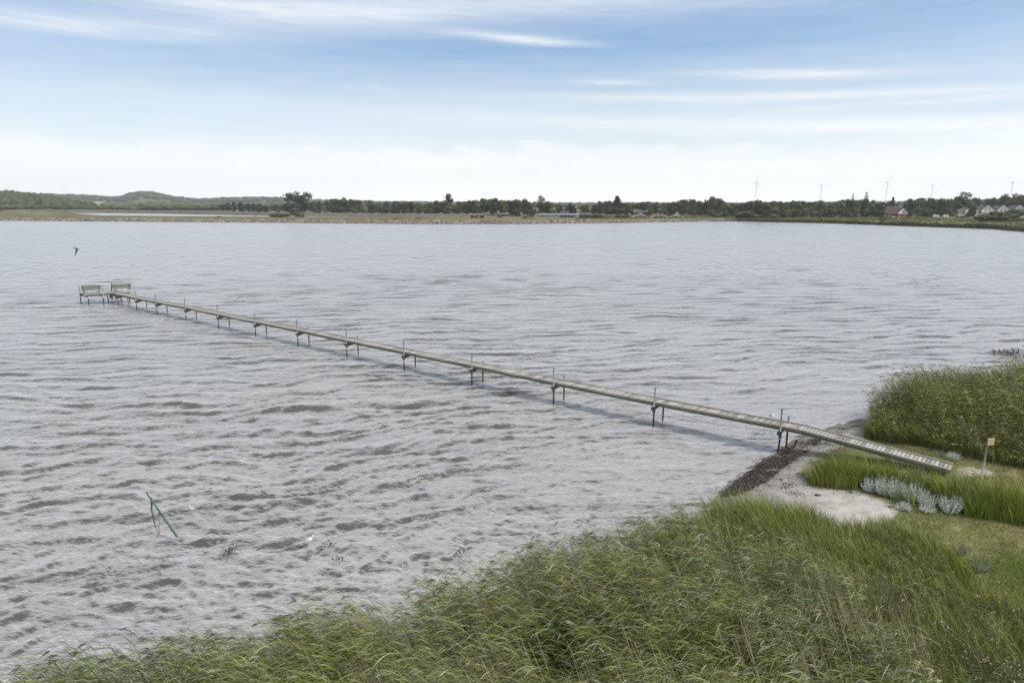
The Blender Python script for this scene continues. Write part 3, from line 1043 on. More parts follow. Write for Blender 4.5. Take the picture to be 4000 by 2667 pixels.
for i, (x, y, h, w, lab) in enumerate(SH):
    g0 = gat(x, y)
    o = link('silver_shrub', silver[i % 3] if (i < 9 or i in (11,)) else grey_green[i % 2])
    o.location = (g0[0], g0[1], g0[2] - 0.02)
    o.rotation_euler = (0, 0, i * 1.3)
    o.scale = (w, w, h)
    tag(o, lab, 'shrub', 'silvery shrubs around the jetty foot')
pur = shrub_mesh('purple_plant', 60, 1.0, 0.6, [(0.20, 0.155, 0.135), (0.25, 0.20, 0.17), (0.15, 0.125, 0.10)], 9, 0.028)
pur.materials.append(M['tuft'])
for x, y, z, w, lab in [(3440, 2390, 1.75, 1.1, 'large dusky purple seeding plant amid the reeds at right'),
                        (3325, 2370, 1.5, .8, 'smaller dusky purple plant left of the large one'),
                        (3590, 2720, 1.3, .9, 'brownish seeding plant at the bottom edge of the picture')]:
    g0 = gat(x, y, 0.6)
    o = link('purple_plant', pur)
    o.location = (g0[0], g0[1], g0[2])
    o.scale = (w * 1.1, w * 1.1, z * 1.25)
    tag(o, lab, 'plant', 'dusky seeding plants')

# flowers: little clusters of heads carried above the weeds
fb = {'y': [], 'w': []}
for x, y, n, c in [(3765, 2195, 6, 'y'), (3770, 2203, 5, 'y'), (3915, 2270, 6, 'y'), (3925, 2318, 3, 'y'), (3953, 2303, 3, 'y'), (3845, 2325, 4, 'y'), (3832, 2328, 3, 'y'), (3695, 2300, 4, 'y'),
                   (3885, 2502, 7, 'y'), (3870, 2512, 5, 'y'), (3752, 2497, 4, 'y'), (3775, 2476, 3, 'y'), (3945, 2550, 4, 'y'), (3920, 2350, 3, 'y'),
                   (3830, 2560, 5, 'w'), (3862, 2575, 5, 'w'), (3770, 2550, 5, 'w'), (3940, 2595, 8, 'w'), (3950, 2605, 6, 'w'), (3985, 2640, 8, 'w'), (3895, 2585, 4, 'w'), (3963, 2250, 5, 'w'),
                   (3940, 2280, 3, 'w'), (3530, 2345, 4, 'w'), (3965, 2380, 4, 'w'), (3620, 2370, 4, 'w'), (3680, 2450, 5, 'w'), (3720, 2458, 5, 'w'), (2920, 2600, 3, 'w'), (3820, 2640, 5, 'w')]:
    g0 = gat(x, y, 0.95)
    for _ in range(n):
        fb[c].append(g0 + np.array([R.normal(0, .09), R.normal(0, .09), 0.92 + R.normal(0, .06)]))
for key, nm, colr, lab in (('y', 'yellow_flowers', [(0.60, 0.38, 0.03), (0.62, 0.46, 0.05)], 'scattered yellow flower heads among the weeds at lower right'),
                           ('w', 'white_flowers', [(0.55, 0.50, 0.45), (0.48, 0.40, 0.33)], 'scattered off white seed heads among the weeds at lower right')):
    c = np.array(fb[key])
    rr = Ribbons()
    for k in range(3):
        a = unit(R.normal(0, 1, (len(c), 3)))
        s_ = 0.014
        Pf = c[:, None] + a[:, None] * (s_ * np.array([-1, 0, 1]))[None, :, None]
        rr.add(Pf, np.array([0.008, 0.013, 0.008]), unit(R.normal(0, 1, (len(c), 3))), palette(len(c), colr, (1, 1)))
    top = c.copy()
    foot = c - np.array([0, 0, 0.92])
    rr.add(np.stack([foot, top], 1), np.array([0.004, 0.003]), unit(R.normal(0, 1, (len(c), 3))), np.tile([0.09, 0.11, 0.04], (len(c), 1)))
    tag(rr.build(nm, M['tuft']), lab, 'flowers', kind='stuff')

# ------------------------------------------------------------------ water
TH = np.linspace(rad(-47), rad(47), 530)
rr_ = [8.5]
while rr_[-1] < 1150:
    r = rr_[-1]
    rr_.append(r * (1.0046 if r < 120 else 1.009 if r < 500 else 1.03))
RR = np.array(rr_)
TT, RG = np.meshgrid(TH, RR)
WX, WY = (RG * np.sin(TT)).ravel(), (RG * np.cos(TT)).ravel()
cell = np.maximum(RG * (TH[1] - TH[0]), RG * 0.0047).ravel()
wz = np.zeros(len(WX))
dxw = np.zeros(len(WX))
wr_ = np.random.default_rng(5)
gustm = 0.65 + 0.7 * fbm(WX, WY, 0.045, 12)
shal = np.clip(dist_poly(np.stack([WX, WY], 1), shore) / 10.0, 0.25, 1.0)
warp = (fbm(WX, WY, 0.12, 30) - 0.5) * 5.0
warp2 = (fbm(WX, WY, 0.5, 60) - 0.5) * 1.2
NW = 110
for i in range(NW):
    lam = 0.26 * (3.4 / 0.26) ** (wr_.random() ** 1.45)
    th = rad(-90 + 12) + wr_.normal(0, rad(11 if lam > 1.2 else 19))
    k = 2 * math.pi / lam
    kx, ky = k * math.cos(th), k * math.sin(th)
    a = 0.0105 * lam ** 0.28 * (0.6 + 0.8 * wr_.random())
    w = np.clip(lam / (3.0 * cell) - 0.7, 0, 1)
    ph = kx * WX + ky * (WY + warp + warp2) + wr_.random() * 6.283
    s_ = np.sin(ph - 0.55 * np.sin(ph + 1.2))
    sharp = 2 * ((s_ + 1) / 2) ** 1.8 - 0.75
    wz += a * w * sharp * (shal if lam > 1 else 1.0)
wz *= gustm * 0.75
WZ = wz.reshape(len(RR), len(TH))
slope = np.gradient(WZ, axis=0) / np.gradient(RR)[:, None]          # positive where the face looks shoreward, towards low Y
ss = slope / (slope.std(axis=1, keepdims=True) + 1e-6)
face = np.clip(0.40 + 0.165 * ss, 0, 1).ravel()  # slope tone, painted into the water colour as sheen and dark faces
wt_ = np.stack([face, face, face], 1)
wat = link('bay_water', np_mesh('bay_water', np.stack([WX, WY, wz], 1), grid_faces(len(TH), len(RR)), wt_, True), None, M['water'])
tag(wat, 'wind ruffled grey water of the bay', kind='structure')
sheet = MB()
for x0, x1, y0, y1 in ((-3000, -5, -300, 6), (-3000, -1100, 6, 1150), ):
    sheet.add([(x0, y0, -0.12), (x1, y0, -0.12), (x1, y1, -0.12), (x0, y1, -0.12)], [(0, 1, 2, 3)])
sheet.add([(-1100, 6, -0.12), (-12, 6, -0.12), (-860, 800, -0.12), (-1100, 1150, -0.12)], [(0, 1, 2, 3)])
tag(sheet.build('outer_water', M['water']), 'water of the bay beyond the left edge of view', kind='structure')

# ------------------------------------------------------------------ far land
ip = np.interp


def shore_y(px):
    return ip(px, [-1500, 0, 1000, 1700, 2000, 2400, 2830, 3000, 3250, 3600, 3900, 4000, 4600, 5200],
              [857, 862, 869, 875.5, 875, 871, 864, 867.5, 872.5, 885, 895, 902, 945, 1000])


def yD(py, z=0.0):
    """distance Y at which a point of height z is seen at py"""
    _, y, dz = ray(2000, py)
    return (z - CAM_H) / dz * y


yDv = np.vectorize(yD)
pxs = np.linspace(-1600, 5200, 520)
D0 = yDv(shore_y(pxs))
lag_near = yDv(ip(pxs, [-1500, 60, 70, 240, 258, 390, 640, 1000, 1300, 1500, 1700, 1701], [832, 832, 846, 846, 833.6, 844.5, 847, 849.7, 851, 853.3, 854, 870]), 0.0)
lag_far = yDv(ip(pxs, [-1500, 60, 258, 400, 640, 1000, 1300, 1500, 1700, 2000, 2120, 5200], [828.5, 829, 832.5, 832.5, 835, 842.5, 846, 850, 852.5, 852, 851, 851]), 0.0)
crest_y = ip(pxs, [-1500, 0, 400, 900, 1000, 1700, 1900, 2050], [816, 817, 819, 825, 829, 835, 836.5, 839])
crest_D = lag_far + 14
crest_z = np.array([z_at(y, d) for y, d in zip(crest_y, crest_D)])
haslag = ((pxs < 60) | ((pxs > 250) & (pxs < 1690))).astype(float)
hasdyke = np.clip((2130 - pxs) / 60, 0, 1)
rightside = np.clip((pxs - 2800) / 60, 0, 1)
rows = []
base_after = 2.4


def far_ground(px, D):
    """height of the flat country and hills behind the dykes"""
    z = np.full(np.shape(D), base_after, float)
    h1 = ip(px, [-1500, -600, 0, 60, 140, 240, 300, 374, 430], [16, 22, 27, 27, 23, 16, 7, 1, 0])
    z = z + h1 * np.exp(-((D - 1500) / 260) ** 2)
    yt = ip(px, [-1500, 0, 140, 255, 340, 425, 455, 489, 520, 553, 604, 640, 660, 701, 786, 850, 1000, 1130, 1255, 1500, 2160, 2900, 3400, 4000, 5200],
            [752, 752, 757, 762, 764, 768, 771, 767, 757, 750, 750, 759, 765, 770, 779, 776, 771, 774, 782, 788, 794, 794, 790, 780, 780])
    zt = 12 + (797 - yt) * 3300 / F - 9
    z = z + np.maximum(zt - base_after, 0) * np.exp(-(np.maximum(3300 - D, 0) / 620) ** 2) * np.exp(-(np.maximum(D - 3300, 0) / 1800) ** 2)
    return z


def D_rows(i):
    d0, ln, lf, cdist, cz = D0[i], lag_near[i], lag_far[i], crest_D[i], crest_z[i]
    L, K_, Rr = haslag[i], hasdyke[i], rightside[i]
    top1 = 2.2 * (1 - Rr) + 0.5 * Rr
    rws = [(d0 - 6, -0.8), (d0, -0.05), (d0 + 3, top1 * 0.45), (d0 + 7, top1), (d0 + 11, top1 + 0.1 + 0.05)]
    mid0 = d0 + 12
    ln = max(ln, d0 + 22)
    lf_ = max(lf, ln + 4)
    cdist = max(cdist, lf_ + 14)
    flat = 1.7 * (1 - Rr) + 1.6 * Rr
    rws += [(mid0 + (ln - mid0) * 0.5, flat), (ln - 6, flat * (1 if not L else 0.5)), (ln, flat if not L else -0.02), (ln + 1, flat if not L else -0.35),
            (lf_ - 1, flat if not L else -0.35), (lf_, flat if not L else -0.02)]
    ctop = cz * K_ + 2.0 * (1 - K_)
    rws += [(cdist - 7, flat + (ctop - flat) * 0.55), (cdist, ctop), (cdist + 4, ctop), (cdist + 18, base_after * K_ + 2.0 * (1 - K_))]
    for D in (900, 1020, 1120, 1220, 1300, 1380, 1450, 1500, 1600, 1750, 1900, 2100, 2300, 2400, 2500, 2600, 2700, 2800, 2950, 3100, 3200, 3300, 3450, 3700, 4200, 4400):
        D = max(D, cdist + 30 + D * 0.01)
        rws.append((D, float(far_ground(pxs[i], np.array(float(D))))))
    return rws


RW = np.array([D_rows(i) for i in range(len(pxs))])       # (cols, rows, 2)
FX = RW[:, :, 0] * ((pxs - 2000) / (F * CP + 536.5 * SP))[:, None]
fv = np.stack([FX, RW[:, :, 0], RW[:, :, 1]], -1)          # cols, rows
fv = fv.transpose(1, 0, 2).reshape(-1, 3)
ncol, nrow = len(pxs), RW.shape[1]
ft = np.tile(np.array([0.135, 0.135, 0.06]), (nrow, ncol, 1))
stone = np.array([0.10, 0.085, 0.07])
grass1 = np.array([0.115, 0.115, 0.05])
ft[0:4] = stone
ft[3:7] = grass1
nz_ = fbm(np.tile(pxs, (nrow, 1)), np.tile(np.arange(nrow)[:, None] * 9.0, (1, ncol)), 0.03, 4)
ft[10:13] = np.array([0.13, 0.11, 0.09])
ft[13:15] = np.array([0.15, 0.145, 0.085])
ft[15:] = np.array([0.10, 0.11, 0.05])
rs = rightside[None, :, None]
meadow = np.array([0.145, 0.15, 0.055])
ft = ft * (1 - rs) + meadow * rs
nod = (1 - hasdyke)[None, :, None]
ft[10:15] = ft[10:15] * (1 - nod) + meadow * nod
ft *= (0.75 + 0.5 * nz_)[..., None]
Dn = RW[:, :, 0].T
fieldm = (pxs[None] > 285) & (pxs[None] < 415) & (Dn > 2350) & (Dn < 2850)
ft[fieldm] = np.array([0.33, 0.25, 0.175])
far = link('far_shore_ground', np_mesh('far_shore_ground', fv, grid_faces(ncol, nrow)[:, ::-1][:, [3, 2, 1, 0]], ft.reshape(-1, 3), True), None, M['far_land'])
tag(far, 'low dykes, meadows and wooded hills on the far side of the bay', kind='structure')


def far_z(px, D):
    i = int(np.clip(np.searchsorted(pxs, px), 1, len(pxs) - 1))
    return float(np.interp(D, RW[i, :, 0], RW[i, :, 1]))


def far_pt(px, D, dz=0.0):
    return (at_y(px, D), D, far_z(px, D) + dz)


# rocks of the dykes
ico_v = None


def rock_cloud(name, P, S, cols, w, m, seed=3, flat=0.75):
    """octahedron-like boulders, 8 faces each with jittered corners"""
    rg = np.random.default_rng(seed)
    n = len(P)
    b = np.array([[1, 0, 0], [0, 1, 0], [-1, 0, 0], [0, -1, 0], [0, 0, 1], [0, 0, -1]], float)
    b = unit(b)[None] * (0.7 + 0.6 * rg.random((n, 6, 1)))
    a = rg.random(n) * 6.283
    ca, sa = np.cos(a), np.sin(a)
    x = b[..., 0] * ca[:, None] - b[..., 1] * sa[:, None]
    y = b[..., 0] * sa[:, None] + b[..., 1] * ca[:, None]
    v = np.stack([x, y, b[..., 2] * flat], -1) * S[:, None, None] + P[:, None, :]
    fcs = np.array([[0, 1, 4], [1, 2, 4], [2, 3, 4], [3, 0, 4], [1, 0, 5], [2, 1, 5], [3, 2, 5], [0, 3, 5]])
    f = (fcs[None] + (np.arange(n) * 6)[:, None, None]).reshape(-1, 3)
    col = np.array(cols)[rg.choice(len(cols), n, p=np.array(w) / sum(w))] * (0.75 + 0.5 * rg.random((n, 1)))
    return link(name, np_mesh(name, v.reshape(-1, 3), f, np.repeat(col, 6, 0)), None, m)


STONE = [(0.25, 0.205, 0.165), (0.17, 0.14, 0.11), (0.38, 0.33, 0.29), (0.08, 0.065, 0.05), (0.24, 0.18, 0.15)]
rng2 = np.random.default_rng(21)
n = 11000
q = -900 + rng2.random(n) * (2990 + 900)
dd = rng2.random(n) ** 1.2 * 6.0
D_ = np.interp(q, pxs, D0) + dd
X_ = D_ * (q - 2000) / (F * CP + 536.5 * SP)
fadef = np.clip((2995 - q) / 500, 0, 1)
kz = np.minimum(dd * 0.33, 1.9) * (0.35 + 0.65 * fadef)
keepm = rng2.random(n) < (0.35 + 0.65 * fadef)
o = rock_cloud('dyke_boulders', np.stack([X_, D_, kz + 0.1], 1)[keepm], (0.35 + 0.4 * rng2.random(n))[keepm], STONE, (3, 3, 3, 2, 1.5), M['rock'])
tag(o, 'band of pinkish boulders facing the water along the far dyke', 'boulders', kind='stuff')
n = 5000
q = -900 + rng2.random(n) * (2060 + 900)
dd = rng2.random(n) * 12
D_ = np.interp(q, pxs, np.maximum(lag_far, D0 + 26)) + dd
X_ = D_ * (q - 2000) / (F * CP + 536.5 * SP)
cz_ = np.interp(q, pxs, crest_z)
o = rock_cloud('inner_dyke_stones', np.stack([X_, D_, cz_ * dd / 13], 1), 0.4 + 0.45 * rng2.random(n),
               [(0.22, 0.185, 0.155), (0.17, 0.145, 0.115), (0.28, 0.24, 0.21)], (1, 1, 1), M['rock'], 8, 0.5)
tag(o, 'stony slope of the inner dyke behind the lagoon', 'stones', kind='stuff')
for x0, x1, yb, hgt, lab in [(2470, 2528, 849, 3.2, 'leftmost heap of broken stone on the far shore'), (2542, 2606, 849, 3.0, 'middle heap of broken stone on the far shore'),
                             (2622, 2668, 849, 2.6, 'rightmost heap of broken stone beside the far trees')]:
    D = yD(yb, 2.0)
    n = 240
    t_ = rng2.random(n)
    px_ = x0 + (x1 - x0) * t_
    hh = hgt * np.sin(math.pi * t_) ** 0.7 * rng2.random(n) * (0.6 + 0.4 * np.sin(t_ * 22) ** 2)
    P = np.stack([[at_y(a, D) for a in px_], D + rng2.normal(0, 2, n), 1.9 + hh], 1)
    o = rock_cloud('stone_heap', P, 0.35 + 0.5 * rng2.random(n), [(0.32, 0.28, 0.24), (0.22, 0.19, 0.16), (0.40, 0.36, 0.32)], (1, 1, 1), M['rock'], 4)
    tag(o, lab, 'stone heap', 'heaps of broken stone', kind='stuff')
# rusty wreckage
mb = MB()
for i in range(34):
    a = Vector((random.uniform(-5, 5), random.uniform(-1.5, 1.5), random.uniform(0, 1.6)))
    b = a + Vector((random.uniform(-2.4, 2.4), random.uniform(-1, 1), random.uniform(-1.2, 1.6)))
    b.z = max(0.1, min(b.z, 2.4))
    mb.beam(a, b, 0.28, 0.28)
o = mb.build('scrap_pile', M['rust'])
o.location = far_pt(2065, 505)
tag(o, 'tangled pile of rusty brown beams on the dyke left of the long low building', 'scrap pile')

# ------------------------------------------------------------------ far woods
ICO = None


def blob_wood(name, PX, D, H, Wd, cols, w, label, seed, sub=1):
    """one mass of rounded crowns on the hillside"""
    global ICO
    import bmesh
    bm = bmesh.new()
    bmesh.ops.create_icosphere(bm, subdivisions=sub, radius=1.0)
    bv = np.array([v.co[:] for v in bm.verts])
    bf = np.array([[v.index for v in f.verts] for f in bm.faces])
    bm.free()
    rg = np.random.default_rng(seed)
    n = len(PX)
    x = D * (PX - 2000) / (F * CP + 536.5 * SP)
    z = np.array([far_z(a, b) for a, b in zip(PX, D)])
    v = bv[None] * (0.72 + 0.55 * rg.random((n, len(bv), 1)))
    v = v * np.stack([Wd, Wd, H * 0.55], -1)[:, None, :] + np.stack([x, D, z + H * 0.5], -1)[:, None, :]
    f = (bf[None] + (np.arange(n) * len(bv))[:, None, None]).reshape(-1, 3)
    col = np.array(cols)[rg.choice(len(cols), n, p=np.array(w) / sum(w))] * (0.75 + 0.5 * rg.random((n, 1)))
    o = link(name, np_mesh(name, v.reshape(-1, 3), f, np.repeat(col, len(bv), 0)), None, M['far_foliage'])
    return tag(o, label, 'woodland', kind='stuff')


rg = np.random.default_rng(31)
DK = [(0.05, 0.065, 0.026), (0.07, 0.085, 0.034), (0.042, 0.055, 0.024), (0.085, 0.095, 0.042)]
n = 1500
PXw = -700 + rg.random(n) * 1075
Dw = 1180 + rg.random(n) * 420
blob_wood('hillside_wood', PXw, Dw, 7 + 5 * rg.random(n), 4 + 3 * rg.random(n), DK, (3, 3, 2, 1.5), 'dark wood covering the near hill at far left', 1)
n = 420
blob_wood('hillfoot_wood', -700 + rg.random(n) * 1560, 1040 + rg.random(n) * 110 + 0, 5 + 3 * rg.random(n), 4 + 3 * rg.random(n), DK, (2, 2, 3, 1), 'low dark belt of trees at the foot of the left hill', 2)
n = 1100
PXw = 400 + rg.random(n) * 760
blob_wood('young_wood', PXw, 1150 + rg.random(n) * 650, 6 + 4.5 * rg.random(n), 3.4 + 2 * rg.random(n),
          [(0.10, 0.12, 0.055), (0.085, 0.105, 0.05), (0.13, 0.145, 0.075), (0.05, 0.065, 0.03)], (2, 2, 1, 2), 'pale green young wood between the left hills and the lagoon', 3)
n = 3000
PXw = -900 + rg.random(n) * 5600
Dw = 2750 + rg.random(n) * 750
blob_wood('ridge_wood', PXw, Dw, 9 + 5 * rg.random(n), 9 + 6 * rg.random(n), DK, (3, 2, 2, 1), 'distant wooded ridge fading blue behind the far shore', 4)
PXw = np.array([q_ for q_ in 400 + rg.random(900) * 3800])
blob_wood('plain_wood', PXw, 1900 + rg.random(900) * 600, 9 + 4 * rg.random(900), 8 + 5 * rg.random(900), DK, (2, 3, 1, 2), 'distant woods on the plain behind the tree line', 6)

# ------------------------------------------------------------------ trees


def crown_mesh(name, lobes, n, leaf, cols, seed, core=0.55):
    """leaf clumps spread over lobes; lobes: (x,y,z,rx,ry,rz)"""
    rg = np.random.default_rng(seed)
    L = np.array(lobes, float)
    wts = (L[:, 3] * L[:, 5])
    idx = rg.choice(len(L), n, p=wts / wts.sum())
    d = unit(rg.normal(0, 1, (n, 3)))
    rr = rg.random(n) ** 0.33
    rr = 0.45 + 0.6 * rr
    c = L[idx, :3] + d * L[idx, 3:6] * rr[:, None]
    nrm = unit(d + rg.normal(0, 0.8, (n, 3)) + np.array([0, 0, 0.5]))
    a = unit(np.cross(nrm, rg.normal(0, 1, (n, 3))))
    b = np.cross(nrm, a)
    s = leaf * (0.5 + rg.random((n, 1)))
    v = np.stack([c - a * s, c - b * s * 0.7, c + a * s, c + b * s * 0.8], 1)
    f = np.arange(n * 4).reshape(n, 4)
    lob_k = 0.78 + 0.44 * rg.random(len(L))
    col = np.array(cols)[rg.integers(0, len(cols), n)] * lob_k[idx][:, None] * (0.75 + 0.5 * rg.random((n, 1)))
    vs, fs, cs = [v.reshape(-1, 3)], [f], [np.repeat(col, 4, 0)]
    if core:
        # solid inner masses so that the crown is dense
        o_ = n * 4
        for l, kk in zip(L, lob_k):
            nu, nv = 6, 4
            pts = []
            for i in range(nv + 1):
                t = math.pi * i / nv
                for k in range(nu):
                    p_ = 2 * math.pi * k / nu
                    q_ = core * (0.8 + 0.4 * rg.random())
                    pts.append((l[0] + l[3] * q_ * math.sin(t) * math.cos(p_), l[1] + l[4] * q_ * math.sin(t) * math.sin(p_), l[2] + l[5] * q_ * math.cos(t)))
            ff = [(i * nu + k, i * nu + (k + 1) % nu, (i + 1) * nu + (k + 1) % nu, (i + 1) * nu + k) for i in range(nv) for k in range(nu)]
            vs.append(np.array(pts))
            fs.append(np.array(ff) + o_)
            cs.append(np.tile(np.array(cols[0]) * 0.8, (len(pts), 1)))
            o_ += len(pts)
    me = np_mesh(name, np.concatenate(vs), np.concatenate(fs), np.concatenate(cs))
    me.materials.append(M['foliage'])
    return me


def lobes_round(rg, k, w, h0, h1, r):
    out = []
    for i in range(k):
        a = rg.random() * 6.283
        q_ = math.sqrt(rg.random())
        z = h0 + (h1 - h0) * rg.random()
        tt = (z - h0) / (h1 - h0)
        ww = w * math.sqrt(max(0.12, 1 - (2 * tt - 0.9) ** 2 * 0.75))
        s = r * (0.7 + 0.6 * rg.random())
        out.append((math.cos(a) * q_ * ww, math.sin(a) * q_ * ww, z, s, s, s * 0.85))
    return out


def trunk_mesh(name, h, r, limbs, seed, m, lean=0.0):
    rg = random.Random(seed)
    mb = MB()
    top = (lean * h, 0, h)
    mb.tube([(0, 0, -0.02), (lean * h * 0.4, 0, h * 0.45), top], [r, r * 0.75, r * 0.35], 7)
    for i in range(limbs):
        z = h * (0.35 + 0.55 * rg.random())
        a = rg.random() * 6.283
        l = 0.22 + 0.12 * rg.random()
        s = (lean * z, 0, z)
        mb.tube([s, (s[0] + math.cos(a) * l * 0.5, math.sin(a) * l * 0.5, z + l * 0.45), (s[0] + math.cos(a) * l, math.sin(a) * l, z + l * 0.8)],
                [r * 0.45, r * 0.3, r * 0.12], 5)
    me = mb.mesh(name)
    me.materials.append(m)
    return me


rg = np.random.default_rng(77)
DARK = [(0.055, 0.07, 0.028), (0.07, 0.085, 0.034), (0.09, 0.10, 0.042)]
OLIVE = [(0.095, 0.11, 0.042), (0.12, 0.13, 0.052), (0.075, 0.09, 0.036)]
PALE = [(0.14, 0.165, 0.07), (0.17, 0.185, 0.085), (0.11, 0.135, 0.058)]
CONI = [(0.03, 0.042, 0.022), (0.04, 0.054, 0.028)]
PROTO = {}


def proto(kind, k, w, h0, h1, r, n, leaf, cols, seed, core, bark='bark', tr=(0.5, 0.018, 4)):
    r0 = np.random.default_rng(seed)
    cr = crown_mesh('crown', lobes_round(r0, k, w, h0, h1, r), n, leaf, cols, seed, core)
    tk = trunk_mesh('trunk', tr[0], tr[1], tr[2], seed, M[bark])
    PROTO.setdefault(kind, []).append((cr, tk))


for s in range(4):
    proto('dark', 16, 0.30, 0.16, 0.88, 0.16, 900, 0.040, DARK, 100 + s, 0.72)
for s in range(4):
    proto('olive', 15, 0.30, 0.14, 0.88, 0.155, 900, 0.038, OLIVE, 120 + s, 0.70)
for s in range(3):
    proto('pale', 13, 0.28, 0.16, 0.88, 0.15, 800, 0.036, PALE, 140 + s, 0.6)
for s in range(3):
    proto('slender', 9, 0.15, 0.30, 0.92, 0.11, 520, 0.034, OLIVE, 160 + s, 0.3, tr=(0.85, 0.016, 7))
for s in range(2):
    proto('umbrella', 20, 0.50, 0.50, 0.90, 0.13, 900, 0.038, DARK, 180 + s, 0.45, tr=(0.62, 0.035, 9))
for s in range(3):
    proto('birch', 9, 0.20, 0.35, 0.92, 0.12, 520, 0.030, PALE, 190 + s, 0.3, 'white_bark', tr=(0.85, 0.020, 5))
for s in range(3):
    proto('bush', 9, 0.55, 0.28, 0.72, 0.32, 620, 0.07, OLIVE if s else DARK, 200 + s, 0.75, tr=(0.35, 0.05, 3))
# conifers: stacked tapering tiers
for s in range(2):
    r0 = np.random.default_rng(220 + s)
    lob = []
    for i in range(11):
        z = 0.12 + 0.08 * i
        w_ = 0.24 * (1 - i / 11.5)
        for k in range(4):
            a = r0.random() * 6.283
            lob.append((math.cos(a) * w_ * 0.55, math.sin(a) * w_ * 0.55, z, w_ * 0.7 + 0.015, w_ * 0.7 + 0.015, 0.045))
    PROTO.setdefault('conifer', []).append((crown_mesh('crown', lob, 900, 0.030, CONI, 220 + s, 0.6), trunk_mesh('trunk', 0.98, 0.016, 0, s, M['bark'])))
# bare-topped spruce with sparse whorls
lob = []
for i in range(12):
    z = 0.35 + 0.054 * i
    for k in range(3):
        a = k * 2.1 + i
        w_ = 0.10 * (1 - i / 13)
        lob.append((math.cos(a) * w_, math.sin(a) * w_, z, w_ * 0.8 + 0.006, w_ * 0.8 + 0.006, 0.010))
PROTO['spire'] = [(crown_mesh('crown', lob, 420, 0.020, CONI, 240, 0.0), trunk_mesh('trunk', 1.0, 0.012, 0, 5, M['bark']))]

KINDTXT = {'dark': 'dark broad tree', 'olive': 'olive green tree', 'pale': 'pale green tree', 'slender': 'slender loose tree', 'umbrella': 'domed tree', 'birch': 'white stemmed birch',
           'bush': 'low bush', 'conifer': 'pointed conifer', 'spire': 'bare topped spruce'}
LANDM = [(880, 'the lagoon in the far left clump'), (1160, 'the big domed tree'), (1345, 'the pale crown above the tree line'), (1500, 'the tiny dyke bushes'), (1630, 'the little bush on the dyke'), (1750, 'the tall loose tree'), (1862, 'the pair of red huts'),
         (1966, 'the red shed'), (2065, 'the rusty scrap pile'), (2180, 'the long low building'), (2257, 'the flagpoles'), (2318, 'the gabled cabin'),
         (2411, 'the tall pointed tree'), (2500, 'the left stone heap'), (2575, 'the middle stone heap'), (2645, 'the right stone heap'), (2720, 'the wood behind the dyke end'), (2795, 'the round bush at the dyke end'),
         (2880, 'the two meadow bushes'), (2950, 'the largest wind turbine'), (3088, 'the leaning birch'), (3160, 'the white stemmed birches'), (3204, 'the second wind turbine'), (3329, 'the left bare spruce'), (3381, 'the right bare spruce'),
         (3458, 'the third wind turbine'), (3500, 'the brick house'), (3560, 'the pale wooden pole'), (3636, 'the fourth wind turbine'), (3680, 'the caravans'), (3757, 'the tall loose crown'), (3797, 'the leftmost white house'),
         (3861, 'the second white house'), (3922, 'the third white house'), (3986, 'the last white house')]
auto_trees = []
ORD = ['nearest', 'second', 'third', 'fourth', 'fifth', 'sixth', 'seventh', 'eighth', 'ninth', 'tenth', 'eleventh', 'twelfth']


def label_trees():
    """each tree is told by its kind, its row and its count from the nearest landmark"""
    groups = {}
    for o, kind, px, row in auto_trees:
        lm = min(LANDM, key=lambda q_: abs(q_[0] - px))
        groups.setdefault((kind, row, lm[1], px < lm[0]), []).append((abs(px - lm[0]), o))
    for (kind, row, lm, left), lst in groups.items():
        lst.sort(key=lambda t_: t_[0])
        for i, (_, o) in enumerate(lst):
            rowt = {'main': '', 'back': 'back row ', 'front': 'low front '}[row]
            o['label'] = f"{ORD[i]} {rowt}{KINDTXT[kind]} {'left' if left else 'right'} of {lm}"


tree_i = 0
pending = []


def tree(kind, px, D, height, width=None, row='main', label=None, group='trees of the far tree line', name=None, lean=0.0, dz=0.0):
    global tree_i
    tree_i += 1
    cr, tk = PROTO[kind][tree_i % len(PROTO[kind])]
    w = width if width else height
    nm = name or {'bush': 'bush', 'birch': 'birch_tree', 'conifer': 'conifer_tree', 'spire': 'spruce_tree'}.get(kind, 'broadleaf_tree')
    o = thing(nm, far_pt(px, D, dz), label or KINDTXT[kind], 'bush' if kind == 'bush' else 'tree', group, rz=random.random() * 6.28, scale=(w, w, height))
    if lean:
        o.rotation_euler = (0, lean, 0)
    if not label:
        auto_trees.append((o, kind, px, row))
    c = bpy.data.objects.new('crown', cr)
    COL.objects.link(c)
    c.parent = o
    t = bpy.data.objects.new('trunk', tk)
    COL.objects.link(t)
    t.parent = o
    return o


SKY_X = [860, 880, 930, 1000, 1060, 1100, 1230, 1290, 1330, 1360, 1440, 1480, 1540, 1600, 1660, 1730, 1800, 1830, 1870, 1910, 1960, 2035, 2060, 2080, 2110, 2150, 2175, 2225, 2260, 2330, 2345, 2365,
         2410, 2440, 2480, 2545, 2600, 2650, 2680, 2730, 2780, 2820, 2840, 2900, 2950, 3000, 3060, 3100, 3150, 3200, 3240, 3290, 3350, 3400, 3430, 3485, 3510, 3560, 3600, 3660, 3700, 3740, 3800,
         3820, 3860, 3900, 3930, 3960, 4000, 4300]
SKY_Y = [800, 786, 784, 792, 800, 790, 787, 780, 778, 776, 776, 784, 785, 784, 788, 784, 785, 779, 778, 773, 779, 775, 780, 787, 784, 785, 798, 798, 797, 796, 783, 778,
         780, 786, 794, 785, 790, 781, 776, 777, 771, 772, 795, 790, 779, 786, 788, 778, 784, 780, 784, 781, 772, 774, 788, 778, 783, 771, 770, 765, 771, 764, 763,
         768, 767, 764, 762, 755, 751, 745]
